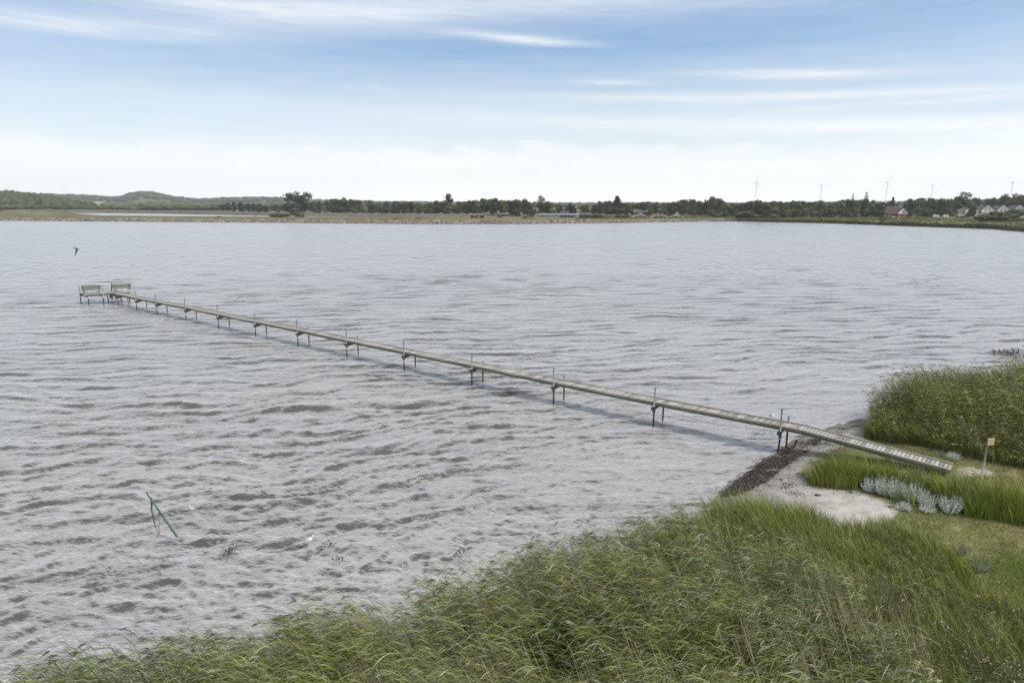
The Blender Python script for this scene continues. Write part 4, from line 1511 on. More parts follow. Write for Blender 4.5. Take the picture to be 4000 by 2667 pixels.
BASE_X = [860, 1000, 1240, 1700, 2000, 2300, 2500, 2800, 3000, 3200, 3400, 3560, 3700, 3800, 4000, 4300]
BASE_D = [900, 800, 720, 640, 600, 640, 640, 620, 520, 560, 560, 560, 570, 640, 620, 600]


def hgt(px, ytop, D):
    return z_at(ytop, D) - far_z(px, D)


kinds = ['dark', 'olive', 'dark', 'olive', 'pale', 'dark']
wk = random.Random(9)
px = 868.0
clear_main = [(1095, 1225), (1735, 1765), (2095, 2125), (2395, 2428), (3460, 3532), (3768, 4015)]
while px < 4280:
    D = ip(px, BASE_X, BASE_D) + wk.uniform(-15, 25)
    if not any(a < px < b for a, b in clear_main):
        yt = ip(px, SKY_X, SKY_Y) + wk.uniform(-2.0, 5.0)
        h = hgt(px, yt, D)
        kd = wk.choices(['dark', 'olive', 'pale', 'slender', 'conifer'], [4, 4, 1.2, 0.6, 0.35])[0]
        if px < 1010:
            kd = 'dark'
        tree(kd, px, D, h, max(7.0, min(h * 0.95, 15)) * wk.uniform(0.85, 1.25))
    px += wk.uniform(20, 30)
px = 1005.0
while px < 4280:
    D = ip(px, BASE_X, BASE_D) + 45 + wk.uniform(-10, 30)
    yt = ip(px, SKY_X, SKY_Y) + wk.uniform(-1.0, 6.0)
    h = hgt(px, yt, D)
    if h > 4:
        tree(wk.choice(['dark', 'olive', 'dark', 'pale']), px, D, h, max(9, h) * wk.uniform(0.95, 1.3), row='back', group='trees of the row behind')
    px += wk.uniform(26, 38)
px = 1230.0
while px < 3770:
    D = ip(px, BASE_X, BASE_D) - 14 + wk.uniform(-4, 6)
    if not any(a < px < b for a, b in [(2100, 2345), (3455, 3540), (1830, 1990), (2470, 2530)]):
        h = wk.uniform(5.0, 9.5)
        tree(wk.choice(['olive', 'dark', 'pale', 'olive']), px, D, h, h * wk.uniform(1.2, 1.7), row='front', group='lower trees along the foot of the tree line')
    px += wk.uniform(28, 50)

# special trees
tree('umbrella', 1160, 760, hgt(1160, 744, 760), 31, label='largest tree with an open domed crown rising above the left of the tree line')
tree('dark', 1125, 750, hgt(1125, 792, 750), 17, label='dark bushy tree at the left foot of the large domed tree')
tree('dark', 1190, 750, hgt(1190, 780, 750), 20, label='dark bushy tree at the right foot of the large domed tree')
tree('pale', 1345, 800, hgt(1345, 768, 800), 21, label='pale green crown standing above the tree line right of the domed tree')
tree('pale', 1310, 800, hgt(1310, 772, 800), 19, label='pale green crown just left of the palest high crown')
tree('olive', 1378, 760, hgt(1378, 772, 760), 14, label='loose olive crown just right of the palest high crown')
tree('slender', 1752, 640, hgt(1752, 756, 640), 20, label='tall loose tree above the tree line left of the red huts')
tree('slender', 2112, 620, hgt(2112, 762, 620), 17, label='tall ragged tree with gaps left of the long low building')
tree('slender', 2122, 625, hgt(2122, 768, 625), 14, label='second ragged stem just right of the tall ragged tree')
tree('conifer', 2411, 630, hgt(2411, 762, 630), 30, label='tall pointed dark tree right of the flagpoles')
tree('conifer', 2227, 650, hgt(2227, 790, 650), 22, label='dark pointed tree behind the long blue grey building')
tree('slender', 2818, 620, hgt(2818, 770, 620), 17, label='pale topped slender tree at the right end of the middle wood')
tree('slender', 2780, 620, hgt(2780, 767, 620), 20, label='tall light crowned tree above the bush at the dyke end')
tree('spire', 3329, 560, hgt(3329, 750, 560), 13, label='bare pointed spruce tip, left of the two above the wood')
tree('spire', 3381, 560, hgt(3381, 747, 560), 24, label='bare pointed spruce tip, right of the two above the wood')
tree('conifer', 3487, 570, hgt(3487, 766, 570), 14, label='narrow conifer rising behind the brick house')
tree('slender', 3757, 610, hgt(3757, 747, 610), 22, label='tall loose crown left of the white gabled houses')
tree('slender', 3788, 610, hgt(3788, 746, 610), 22, label='taller twin crown above the leftmost white gabled house')
tree('umbrella', 3960, 620, hgt(3960, 751, 620), 20, label='open dark crown above the white gabled houses at right')
for x, lab in ((3160, 'left white stemmed birch standing clear of the wood'), (3166, 'right white stemmed birch of the close pair'), (3149, 'thin birch stem left of the close pair')):
    tree('birch', x, 500, hgt(x, 806, 500), 9, label=lab)
tree('birch', 3088, 505, hgt(3088, 812, 505), 12, label='leaning pale birch at the edge of the wood', lean=-0.35)
tree('pale', 1150, yD(848, 2.0), hgt(1150, 808, yD(848, 2.0)), 11, label='yellowish green willow leaning left on the near dyke', name='willow_tree', lean=-0.12, group='bushes on the dyke')
tree('pale', 1172, yD(848, 2.0), hgt(1172, 824, yD(848, 2.0)), 9, label='lower willow crown just right of the yellowish willow', name='willow_tree', group='bushes on the dyke')
for x, w_, yb, yt, lab, kd in [(1072, 7, 849, 833, 'left dark rounded bush of the pair on the dyke', 'bush'), (1098, 8, 849, 834, 'right dark rounded bush of the pair on the dyke', 'bush'),
                               (2795, 6, 851, 827, 'bright round bush at the right end of the stone dyke', 'bush'), (2834, 8, 848, 828, 'round grey green bush right of the dyke end', 'bush'),
                               (2905, 9, 850, 825, 'left of two large bushes on the meadow edge', 'bush'), (2925, 11, 851, 827, 'right of two large bushes on the meadow edge', 'bush'),
                               (3452, 4, 858, 848, 'small dark bush alone on the meadow in front of the brick house', 'bush'), (3843, 9, 863, 837, 'dark round bush in front of the second gabled house', 'bush'),
                               (3918, 9, 863, 824, 'dark round bush in front of the third gabled house', 'bush'), (3900, 6, 862, 845, 'low bush left of the tall dark one', 'bush'),
                               (3975, 10, 850, 815, 'wide bush covering the wall of the last gabled house', 'bush'), (3985, 7, 861, 852, 'low bush at the right end of the meadow', 'bush'),
                               (2330, 7, 850, 836, 'bush beside the dark gabled cabin', 'bush'), (2286, 5, 850, 840, 'low bush before the brown barn', 'bush'), (2418, 4, 850, 837, 'small bush on the grass right of the cabin', 'bush'),
                               (2446, 3.5, 850, 837, 'smaller bush right of the small grass bush', 'bush'), (3722, 7, 842, 822, 'light bush left of the hedge at the gabled houses', 'bush'),
                               (3640, 6, 846, 835, 'bush beside the parked white caravan', 'bush'), (1630, 3, 856, 851, 'little bush on the crest of the near dyke', 'bush'),
                               (1540, 2.5, 856, 851, 'tiny bush left of the little dyke bush', 'bush'), (850, 3, 848, 844, 'tiny bush at the left part of the dyke', 'bush'),
                               (3170, 6, 845, 835, 'low bush behind the meadow under the second turbine', 'bush'), (3245, 9, 845, 828, 'rounded bush before the wood under the second turbine', 'bush')]:
    D = yD(yb, 2.0)
    tree(kd, x, D, hgt(x, yt, D), w_ * 1.25, label=lab, group='bushes on the far shore')
tree('olive', 3800, 545, hgt(3800, 781, 545), 12, label='leafy tree standing in front of the leftmost white gabled house')
tree('dark', 3868, 580, hgt(3868, 795, 580), 8, label='small dark tree between the first two white gabled houses')

label_trees()

# hedge
mb = MB()
D = 540
mb.box((0, 0, 0.5), (10.5, 1.2, 1.1))
o = crown_mesh('hedge', [(x_, 0, 0.55, 0.9, 0.7, 0.6) for x_ in np.arange(-5, 5.1, 0.9)], 500, 0.22, DARK, 55, 0.9)
o = link('clipped_hedge', o)
o.location = far_pt(3768, D)
tag(o, 'low clipped hedge on the lawn left of the white gabled houses', 'hedge')

# reed fringe and meadow texture on the right far shore
rb = Ribbons()
n = 9000
q = 2790 + rng2.random(n) * 1500
D_ = np.interp(q, pxs, D0) + rng2.random(n) ** 1.3 * 9 - 0.5
D_ += np.where(q > 3900, -6 * np.clip((q - 3900) / 40, 0, 1), 0)
X_ = D_ * (q - 2000) / (F * CP + 536.5 * SP)
h = 1.9 * (0.7 + 0.5 * vnoise(q, q * 0, 0.05)) * (0.8 + 0.35 * rng2.random(n)) * np.clip((q - 2780) / 150, 0.35, 1)
base = np.stack([X_, D_, np.full(n, 0.05)], 1)
P = np.stack([base, base + np.stack([rng2.normal(0, .1, n) - .1, np.zeros(n), h * .6], 1), base + np.stack([rng2.normal(0, .2, n) - .3, rng2.normal(0, .2, n), h], 1)], 1)
c_ = np.array([(0.06, 0.068, 0.026), (0.085, 0.088, 0.036), (0.11, 0.105, 0.048)])[rng2.integers(0, 3, n)] * (0.75 + 0.5 * rng2.random((n, 1)))
rb.add(P, np.array([0.16, 0.2, 0.05]), unit(rng2.normal(0, 1, (n, 3)) * np.array([1, .6, .1])), c_)
tag(rb.build('reed_fringe', M['tuft']), 'dark reed fringe along the right part of the far shore', 'reeds', kind='stuff')
rb = Ribbons()
n = 14000
q = 2250 + rng2.random(n) * 2050
dd = 8 + rng2.random(n) * 150
D_ = np.interp(q, pxs, D0) + dd
X_ = D_ * (q - 2000) / (F * CP + 536.5 * SP)
zz = np.array([far_z(a, b) for a, b in zip(q, D_)])
base = np.stack([X_, D_, zz - 0.05], 1)
h = 0.25 + 0.55 * rng2.random(n) * (0.4 + vnoise(X_, D_, 0.12))
P = np.stack([base, base + np.stack([rng2.normal(0, .15, n), np.zeros(n), h], 1)], 1)
c_ = np.array([(0.13, 0.135, 0.05), (0.17, 0.16, 0.07), (0.095, 0.105, 0.04)])[rng2.integers(0, 3, n)] * (0.75 + 0.5 * rng2.random((n, 1)))
rb.add(P, np.array([0.35, 0.12]), unit(rng2.normal(0, 1, (n, 3)) * np.array([1, .6, .1])), c_)
tag(rb.build('meadow_grass', M['tuft']), 'yellowish meadow grass on the far right shore', 'grass', kind='stuff')

# ------------------------------------------------------------------ buildings on the far shore


def gable_house(name, px, D, w, depth, wall_h, ridge_h, wallm, roofm, label, cat='house', rz=0.0, gable=None, trim=True, windows=(), door=None, overhang=0.4,
                group=None, chimney=None, z=None):
    """gable faces the camera (-Y); windows: (x, z, w, h)"""
    p0 = far_pt(px, D)
    t = thing(name, p0, label, cat, group, rz)
    mb = MB()
    y0, y1 = 0, depth
    mb.add([(-w / 2, y0, -0.3), (w / 2, y0, -0.3), (w / 2, y0, wall_h), (0, y0, ridge_h - 0.12), (-w / 2, y0, wall_h),
            (-w / 2, y1, -0.3), (w / 2, y1, -0.3), (w / 2, y1, wall_h), (0, y1, ridge_h - 0.12), (-w / 2, y1, wall_h)],
           [(0, 1, 2, 3, 4), (5, 9, 8, 7, 6), (0, 5, 6, 1), (1, 6, 7, 2), (0, 4, 9, 5)])
    mb.build('wall', wallm, t)
    if gable is not None:
        gb = MB()
        gb.add([(-w / 2 + .05, -0.03, wall_h), (w / 2 - .05, -0.03, wall_h), (0, -0.03, ridge_h - 0.2), (-w / 2 + .05, 0.05, wall_h), (w / 2 - .05, 0.05, wall_h), (0, 0.05, ridge_h - 0.2)],
               [(0, 1, 2), (3, 5, 4), (0, 3, 4, 1), (1, 4, 5, 2), (2, 5, 3, 0)])
        gb.build('gable_panel', gable, t)
    for s in (-1, 1):
        sl = (ridge_h - wall_h) / (w / 2)
        rx = w / 2 + overhang
        zz_ = wall_h - sl * overhang
        rf = MB()
        a, b = (s * rx, zz_), (0, ridge_h)
        vs = []
        for yy in (y0 - overhang, y1 + overhang):
            for (xx, zq) in (a, b):
                vs += [(xx, yy, zq), (xx, yy, zq + 0.16)]
        rf.add(vs, [(0, 2, 3, 1), (4, 5, 7, 6), (0, 4, 6, 2), (1, 3, 7, 5), (0, 1, 5, 4), (2, 6, 7, 3)])
        rf.build('roof', roofm, t)
        if trim:
            tb = MB()
            tb.beam((a[0], y0 - overhang - 0.06, a[1] + 0.05), (b[0], y0 - overhang - 0.06, b[1] + 0.05), 0.1, 0.36)
            tb.build('bargeboard', M['white'], t)
    for (x_, z_, ww, wh) in windows:
        fr = MB()
        fw = 0.12
        for bx in (((x_ - ww / 2, z_), (fw, wh + fw)), ((x_ + ww / 2, z_), (fw, wh + fw)), ((x_, z_ - wh / 2), (ww, fw)), ((x_, z_ + wh / 2), (ww, fw)), ((x_, z_), (fw * .8, wh))):
            fr.box((bx[0][0], -0.06, bx[0][1]), (bx[1][0], 0.1, bx[1][1]))
        f_ = fr.build('window', M['white'], t)
        MB().box((x_, -0.02, z_), (ww - 0.08, 0.05, wh - 0.08)).build('pane', M['glass'], f_)
    if door:
        x_, z_, ww, wh = door
        MB().box((x_, -0.04, z_), (ww, 0.08, wh)).build('door', M['brown_wall'], t)
    if chimney:
        MB().box((chimney[0], depth * .5, ridge_h + 0.3), (0.8, 0.8, 1.5)).build('chimney', M['brick'], t)
    return t


def low_house(name, px, D, length, depth, wall_h, ridge_h, wallm, roofm, label, cat='building', windows=(), rz=0.0, extras=None):
    """ridge runs across the view"""
    t = thing(name, far_pt(px, D), label, cat, None, rz)
    L = length / 2
    mb = MB()
    mb.add([(-L, 0, -0.3), (L, 0, -0.3), (L, 0, wall_h), (-L, 0, wall_h), (-L, depth, -0.3), (L, depth, -0.3), (L, depth, wall_h), (-L, depth, wall_h),
            (-L, depth / 2, ridge_h - .1), (L, depth / 2, ridge_h - .1)],
           [(0, 1, 2, 3), (4, 7, 6, 5), (0, 3, 8, 7, 4), (1, 5, 6, 9, 2)])
    mb.build('wall', wallm, t)
    for s in (0, 1):
        ya, yb = (-0.4, depth / 2) if s == 0 else (depth + 0.4, depth / 2)
        za = wall_h - 0.12
        rf = MB()
        vs = []
        for xx in (-L - .3, L + .3):
            vs += [(xx, ya, za), (xx, ya, za + .15), (xx, yb, ridge_h), (xx, yb, ridge_h + .15)]
        rf.add(vs, [(0, 1, 3, 2), (4, 6, 7, 5), (0, 4, 5, 1), (2, 3, 7, 6), (1, 5, 7, 3), (0, 2, 6, 4)])
        rf.build('roof', roofm, t)
    for (x_, z_, ww, wh, mm) in windows:
        f_ = MB().box((x_, -0.05, z_), (ww, 0.1, wh)).build('window', M[mm], t)
        MB().box((x_, -0.11, z_), (ww * .7, 0.04, wh * .7)).build('pane', M['glass'], f_)
    return t


# white gabled holiday houses, with linking wings
hs = [(3797, 3760, 'leftmost white gabled holiday house half hidden by a leafy tree'), (3861, 3828, 'second white gabled holiday house from the left with a balcony'),
      (3922, 3889, 'third white gabled holiday house behind a dark round bush'), (3986, 3952, 'last white gabled holiday house at the right edge')]
for i, (px, lx, lab) in enumerate(hs):
    D = 575
    gz = far_z(px, D)
    apex = z_at(803 if i else 809, D) - gz
    eav = z_at(822 if i else 824, D) - gz
    t = gable_house('holiday_house', px, D, 9.4, 10, eav, apex, M['pale_wall'], M['roof_grey'], lab, overhang=0.5, group='white gabled holiday houses',
                    windows=[(-1.1, apex - 2.3, 1.3, 1.0), (1.1, apex - 2.3, 1.3, 1.0), (-1.5, eav - 0.2, 1.7, 1.8), (1.5, eav - 0.2, 1.7, 1.8), (-2.4, 1.2, 2.4, 2.0), (2.4, 1.2, 2.4, 2.0), (0, 1.2, 1.6, 2.0)])
    b = MB()
    b.box((0, -1.0, eav - 1.3), (9.2, 2.0, 0.2))
    b.build('balcony', M['white'], t)
    rl = MB()
    for k in range(12):
        rl.box((-4.5 + k * 9 / 11, -1.95, eav - 0.75), (0.08, 0.08, 1.0))
    rl.box((0, -1.95, eav - 0.25), (9.2, 0.1, 0.1))
    rl.build('railing', M['white'], t)
    lwx = at_y(px, D) - at_y(lx, D)
    wg = MB()
    wg.box((-7.0, 4, 1.4), (5.0, 6, 3.4))
    wg.build('wing', M['pale_wall'], t)
    wr2 = MB()
    wr2.beam((-7.0 - 2.6, 2.9, 4.3), (-7.0 + 2.6, 2.9, 4.3), 4.6, 0.2)
    o = wr2.mesh('wing_roof')
    wr2 = MB()
    wr2.add([(-9.8, 0.6, 3.1), (-4.4, 0.6, 3.1), (-4.4, 4.2, 6.0), (-9.8, 4.2, 6.0), (-9.8, 0.6, 2.9), (-4.4, 0.6, 2.9), (-4.4, 7.8, 2.9), (-9.8, 7.8, 2.9), (-4.4, 7.8, 3.1), (-9.8, 7.8, 3.1)],
            [(0, 1, 2, 3), (3, 2, 8, 9), (4, 7, 6, 5), (0, 4, 5, 1), (1, 5, 6, 8, 2), (0, 3, 9, 7, 4), (9, 8, 6, 7)])
    wr2.build('wing_roof', M['roof_grey'], t)

# brick house with steep tiled roof and one white gable
D = 545
gz = far_z(3500, D)
t = low_house('brick_house', 3488, D, 13.5, 9, 2.9, z_at(806, D) - gz, M['brick'], M['roof'], 'red brick house with a steep brown roof and a white gable on the right', 'house',
              windows=[(-5, 1.3, 1.2, 1.2, 'white'), (-2, 1.3, 1.2, 1.2, 'white')])
gw = MB()
ax = at_y(3527, D) - at_y(3488, D)
top_ = z_at(812, D) - gz
gw.add([(ax - 4.6, -1.2, 2.9), (ax + 4.6, -1.2, 2.9), (ax, -1.2, top_), (ax - 4.6, 5, 2.9), (ax + 4.6, 5, 2.9), (ax, 5, top_)], [(0, 1, 2), (3, 5, 4), (0, 3, 4, 1), (1, 4, 5, 2), (2, 5, 3, 0)])
gw.build('white_gable', M['white'], t)
gr = MB()
for s in (-1, 1):
    gr.beam((ax + s * 5.2, 2, 2.5), (ax, 2, top_ + 0.25), 7.2, 0.16)
gr.build('gable_roof', M['roof'], t)
MB().box((ax, 0.6, 1.3), (8.6, 3.4, 3.2)).build('gable_wall', M['brick'], t)
f_ = MB().box((ax + 0.8, -1.26, 4.3), (2.4, 0.1, 1.9)).build('window', M['white'], t)
MB().box((ax + 0.2, -1.34, 4.3), (0.9, 0.05, 1.6)).build('pane', M['glass'], f_)
MB().box((ax + 1.4, -1.34, 4.3), (0.9, 0.05, 1.6)).build('pane', M['glass'], f_)
MB().box((-1.0, 4.5, z_at(806, D) - gz + .4), (0.8, 0.8, 1.4)).build('chimney', M['brick'], t)

# red huts
D = yD(850.5, 2.0)
ws = 45 * D / F
gable_house('red_hut', 1844, D, 2.5, 4.0, 2.2, 3.2, M['red'], M['roof_grey'], 'left red hut with white edged gable on the dyke', 'hut', overhang=0.25, group='red huts on the dyke')
gable_house('red_hut', 1866, D, 3.0, 4.0, 2.2, 3.2, M['red'], M['roof_grey'], 'right red hut of the pair with two small bright windows', 'hut', overhang=0.25, group='red huts on the dyke',
            windows=[(-0.1, 1.2, 0.6, 0.6), (1.0, 1.2, 0.6, 0.8)])
low_house('red_shed', 1872, D + 1.4, 7.0, 3.5, 2.0, 2.9, M['red'], M['roof_grey'], 'long red shed joining the pair of red huts', 'shed')
D = yD(850.0, 2.0) + 12
gable_house('red_hut', 1981, D, 2.4, 4.0, 2.6, 3.8, M['red'], M['roof_grey'], 'red gabled hut at the right end of the red shed behind the concrete wall', 'hut', overhang=0.25, group='red huts on the dyke')
low_house('red_shed', 1962, D + 1, 7.6, 4, 2.5, 3.6, M['red'], M['roof_grey'], 'long red shed with grey roof beside a white street lamp', 'shed', windows=[(-1.6, 1.6, 1.6, 0.7, 'white')])
o = MB().box((0, 0, 0.7), (5.8, 0.4, 1.9)).box((0, 0.3, 1.72), (5.9, 1.0, 0.15)).build('concrete_wall', M['concrete'])
o.location = far_pt(1978, yD(853, 2.0))
tag(o, 'pale grey concrete wall in front of the red shed', 'wall')
t = thing('street_lamp', far_pt(1945, yD(850, 2) + 14), 'white lamp post with a bent head beside the red shed', 'lamp')
MB().tube([(0, 0, 0), (0.1, 0, 2.2), (0.5, 0, 4.2)], 0.12, 6).build('post', M['white'], t)
MB().box((0.1, 0, 4.6), (1.2, 0.5, 0.5)).build('lamp_head', M['white'], t)

# long low blue grey building
D = yD(849.5, 2.0)
L = 158 * D / F
gz = 2.0
t = thing('long_low_building', far_pt(2183, D), 'long low blue grey building with a flat panel roof beside the flagpoles', 'building')
for k in range(12):
    x0 = -L / 2 + L * k / 12
    MB().beam((x0 + L / 24, -0.3, 2.1), (x0 + L / 24, 3.4, 3.2), L / 12 - 0.12, 0.14).build('roof_panel', M['blue_grey'], t)
MB().box((-L * .22, 1.6, 0.6), (L * .5, 3.0, 2.4)).build('wall', M['concrete'], t)
MB().box((L * .25, 1.8, 0.8), (L * .45, 2.6, 2.1)).build('wall', M['brown_wall'], t)
for k in range(6):
    MB().box((L * (.03 + .085 * k), -0.1, 0.9), (0.22, 0.22, 2.2)).build('post', M['white'], t)
MB().box((L * .42, -0.2, 1.2), (2.0, 0.3, 2.0)).build('end_panel', M['blue_grey'], t)
low_house('brown_barn', 2281, D + 5, 8.5, 6, 2.6, 3.6, M['brown_wall'], M['roof_grey'], 'dark brown barn with two pale windows right of the flagpoles', 'barn',
          windows=[(-2.6, 1.4, 1.0, 1.3, 'white'), (-0.6, 1.4, 1.0, 1.3, 'white')])
gable_house('gabled_cabin', 2303, D + 2, 2.6, 4, 2.3, 3.6, M['brown_wall'], M['roof_grey'], 'small dark cabin with a pale edged gable right of the brown barn', 'cabin', overhang=.2)
low_house('timber_shed', 2322, D + 3, 6.0, 4, 1.9, 2.7, M['brown_wall'], M['roof_grey'], 'low timber shed joined to the right of the gabled cabin', 'shed')
low_house('dark_cottage', 2507, 625, 14, 7, 2.6, 5.4, M['brown_wall'], M['roof_grey'], 'dark roofed cottage half hidden among trees behind the left stone heap', 'cottage', windows=[(-1, 1.5, 1.2, 1.2, 'white')])
o = low_house('red_cottage', 2206, 600, 7, 6, 2.5, 4.2, M['red'], M['roof'], 'small red roofed cottage just behind the long blue grey building', 'cottage')
for x, yt, lab, flag in ((2254, 803, 'left white flagpole with a small white flag', True), (2261, 806, 'right bare white flagpole', False)):
    D = yD(850, 2)
    hp = z_at(yt, D) - far_z(x, D)
    t = thing('flagpole', far_pt(x, D), lab, 'flagpole', 'white flagpoles')
    MB().tube([(0, 0, 0), (0, 0, hp * .6), (0, 0, hp)], [0.13, 0.11, 0.07], 6).build('pole', M['white'], t)
    MB().ellipsoid((0, 0, hp + .1), (.14, .14, .14)).build('finial', M['white'], t)
    if flag:
        fm = MB()
        fm.add([(-0.05, 0, hp - .2), (-0.9, .1, hp - .5), (-1.2, -.1, hp - .9), (-1.1, -.1, hp - 1.5), (-0.6, .12, hp - 1.3), (-0.05, 0, hp - 1.1),
                (-0.05, .05, hp - .2), (-0.9, .15, hp - .5), (-1.2, -.05, hp - .9), (-1.1, -.05, hp - 1.5), (-0.6, .17, hp - 1.3), (-0.05, .05, hp - 1.1)],
               [(0, 1, 4, 5), (1, 2, 3, 4), (6, 11, 10, 7), (7, 10, 9, 8), (0, 6, 7, 1), (1, 7, 8, 2), (2, 8, 9, 3), (3, 9, 10, 4), (4, 10, 11, 5)])
        fm.build('flag', M['cloth'], t)
D = 545
o = MB().tube([(0, 0, 0), (0.15, 0, 2.0), (0.25, 0, 4.2)], [0.3, 0.25, 0.16], 7).build('wooden_mast', M['straw'])
o.location = far_pt(3537, D - 12)
tag(o, 'thick pale wooden pole in front of the white gable', 'pole')
for x, w_, lab in ((3661, 4.2, 'white caravan parked at the edge of the wood'), (3700, 3.4, 'second small white caravan nearer the gabled houses')):
    t = thing('caravan', far_pt(x, 548), lab, 'caravan', 'white caravans by the wood')
    b = MB()
    prof = [(-w_ / 2, .4), (w_ / 2, .4), (w_ / 2, 1.3), (w_ * .38, 2.1), (-w_ * .38, 2.2), (-w_ / 2, 1.5)]
    b.add([(a, -1, z_) for a, z_ in prof] + [(a, 1, z_) for a, z_ in prof], [(0, 1, 2, 3, 4, 5), (11, 10, 9, 8, 7, 6)] + [(i, i + 6, (i + 1) % 6 + 6, (i + 1) % 6) for i in range(6)])
    b.build('body', M['white'], t)
    MB().box((0, -1.03, 1.5), (w_ * .35, .06, .5)).build('window', M['glass'], t)
    for s in (-.5, .5):
        MB().tube([(s, -1.05, .32), (s, -.8, .32)], .32, 10).build('wheel', M['gull_dark'], t)
for x, w_, lab in ((3515, .9, 'left pale garden crate in front of the brick house'), (3521, .8, 'right pale garden crate in front of the brick house'), (3497, 2.4, 'low pale garden bench in front of the brick house')):
    o = MB().box((0, 0, .45), (w_, .8, .5)).box((0, .3, .85), (w_, .12, .5)).box((-w_ * .4, 0, .1), (.12, .7, .3)).box((w_ * .4, 0, .1), (.12, .7, .3)).build('garden_seat', M['straw'])
    o.location = far_pt(x, 535)
    tag(o, lab, 'garden furniture', 'pale garden furniture')

# ------------------------------------------------------------------ wind turbines
for px_, yh_, D, bl, angs, lab in [
    (2950, 709, 2667, 41, (67, 196, 314), 'largest wind turbine, leftmost of the five above the trees'),
    (3204, 721, 2950, 31, (130, 12, 250), 'second wind turbine from the left with one blade along its tower'),
    (3458, 712, 2700, 40, (176, 56, 301), 'third wind turbine from the left, above the brick house'),
    (3636, 725, 3200, 34, (193, 66, 314), 'faint fourth wind turbine, the smallest of the five'),
    (3945, 713, 2900, 36, (130, 12, 258), 'wind turbine at the right edge above the gabled houses')]:
    gz = far_z(px_, D)
    hub = z_at(yh_, D) - gz
    t = thing('wind_turbine', far_pt(px_, D), lab, 'wind turbine', 'wind turbines beyond the trees')
    MB().tube([(0, 0, 0), (0, 0, hub * .5), (0, 0, hub - 1)], [1.7, 1.2, .8], 14).build('tower', M['turbine'], t, True)
    MB().box((0, 2.5, hub + .3), (3.2, 9, 3.4)).build('nacelle', M['turbine'], t)
    hb = MB().ellipsoid((0, -3.2, hub), (1.8, 2.2, 1.8)).build('hub', M['turbine'], t, True)
    for a in angs:
        a = rad(a)
        dx, dz_ = math.cos(a), math.sin(a)
        nx, nz2 = -dz_, dx
        vs = []
        for r_, c0, c1, th_ in ((1.2, -.5, .5, .5), (8, -.5, .8, .35), (bl * .5, -.35, .6, .25), (bl * .85, -.25, .35, .15), (bl, -.15, .2, .1)):
            for c, tq in ((c0, -th_), (c1, -th_), (c1, th_), (c0, th_)):
                vs.append((dx * r_ + nx * c, -3.2 + tq, hub + dz_ * r_ + nz2 * c))
        fs = []
        for i in range(4):
            for k in range(4):
                fs.append((i * 4 + k, i * 4 + (k + 1) % 4, (i + 1) * 4 + (k + 1) % 4, (i + 1) * 4 + k))
        fs += [(0, 1, 2, 3), (19, 18, 17, 16)]
        MB().add(vs, fs).build('blade', M['turbine'], t)

# ------------------------------------------------------------------ jetty
P0 = at(3042, 1768)[:2]
P10 = at(614, 1224)[:2]
SPAN = np.linalg.norm(P10 - P0) / 10
dj = (P10 - P0) / np.linalg.norm(P10 - P0)          # out to sea
nj = np.array([-dj[1], dj[0]])
if nj[1] < 0:
    nj = -nj                                         # away from the camera
jetty = thing('jetty', (P0[0], P0[1], 0), 'long narrow grey plank jetty on steel posts running out into the bay', 'jetty', rz=math.atan2(dj[1], dj[0]))
# local frame of the jetty: +x out to sea, y across; camera side is cs*y
cs = -1.0 if (np.cross(dj, nj) > 0) else 1.0         # sign of the camera side
WD = 0.92
OFF = 0.10                                           # deck edge behind the front posts


def JY(a):
    """a metres from the front posts away from the camera -> local y"""
    return -cs * a


DZ = 1.22
xs_end = np.linalg.norm(at(469, 1189.5)[:2] - P0)
x_head = np.dot(at(406, 1180)[:2] - P0, dj)
LAND = 7.1


def deckz(x):
    sag = 0.022 * math.sin(x * 0.83) + 0.015 * math.sin(x * 0.31 + 1.0) if x > 3 else 0.0
    return float(ip(x, [-LAND, -0.9, 0, 3, 200], [0.86, 1.30, 1.30, 1.24, 1.20])) + sag


plank_pitch = 0.164
pl_bm = MB().box((0, 0, 0), (0.135, WD, 0.035))
pl_me = [pl_bm.mesh('plank')]
for k in range(2):
    m2 = MB()
    m2.box((0, 0, 0), (0.138 - k * .01, WD + .02 * (k + 1), 0.035), rz=0.008 * (1 - 2 * k))
    pl_me.append(m2.mesh('plank'))
for i_, (m_, c_) in enumerate(zip(pl_me, [(0.29, 0.275, 0.245), (0.36, 0.345, 0.315), (0.21, 0.195, 0.17)])):
    mm = mat('plank_wood', c_, rough=0.85, spec=0.2, var=0.28, scale=4, stretch=(14, 1.5, 8), bump=0.3, bscale=10)
    m_.materials.append(mm)
xk = -LAND + 0.07
plist = []
while xk < x_head - 0.3:
    plist.append(xk)
    xk += plank_pitch
pr = random.Random(4)
mb_far = MB()
for i, x_ in enumerate(plist):
    sl = math.atan2(deckz(x_ + .1) - deckz(x_ - .1), .2)
    yy = JY(OFF + WD / 2) + pr.uniform(-.012, .012)
    zc = deckz(x_) - 0.018
    if i < 299:
        o = bpy.data.objects.new('plank', pl_me[pr.choices([0, 1, 2], [4, 3, 2])[0]])
        COL.objects.link(o)
        o.parent = jetty
        o.location = (x_, yy, zc)
        o.rotation_euler = (0, -sl, pr.uniform(-.012, .012))
    else:
        mb_far.box((x_, yy, zc), (0.135, WD, 0.035), rz=pr.uniform(-.012, .012))
o = mb_far.build('planks', pl_me[0].materials[0], jetty)
o['kind'] = 'stuff'
knots = [-LAND, -0.9] + [k * SPAN for k in range(0, 13) if k * SPAN < x_head - 1] + [x_head]
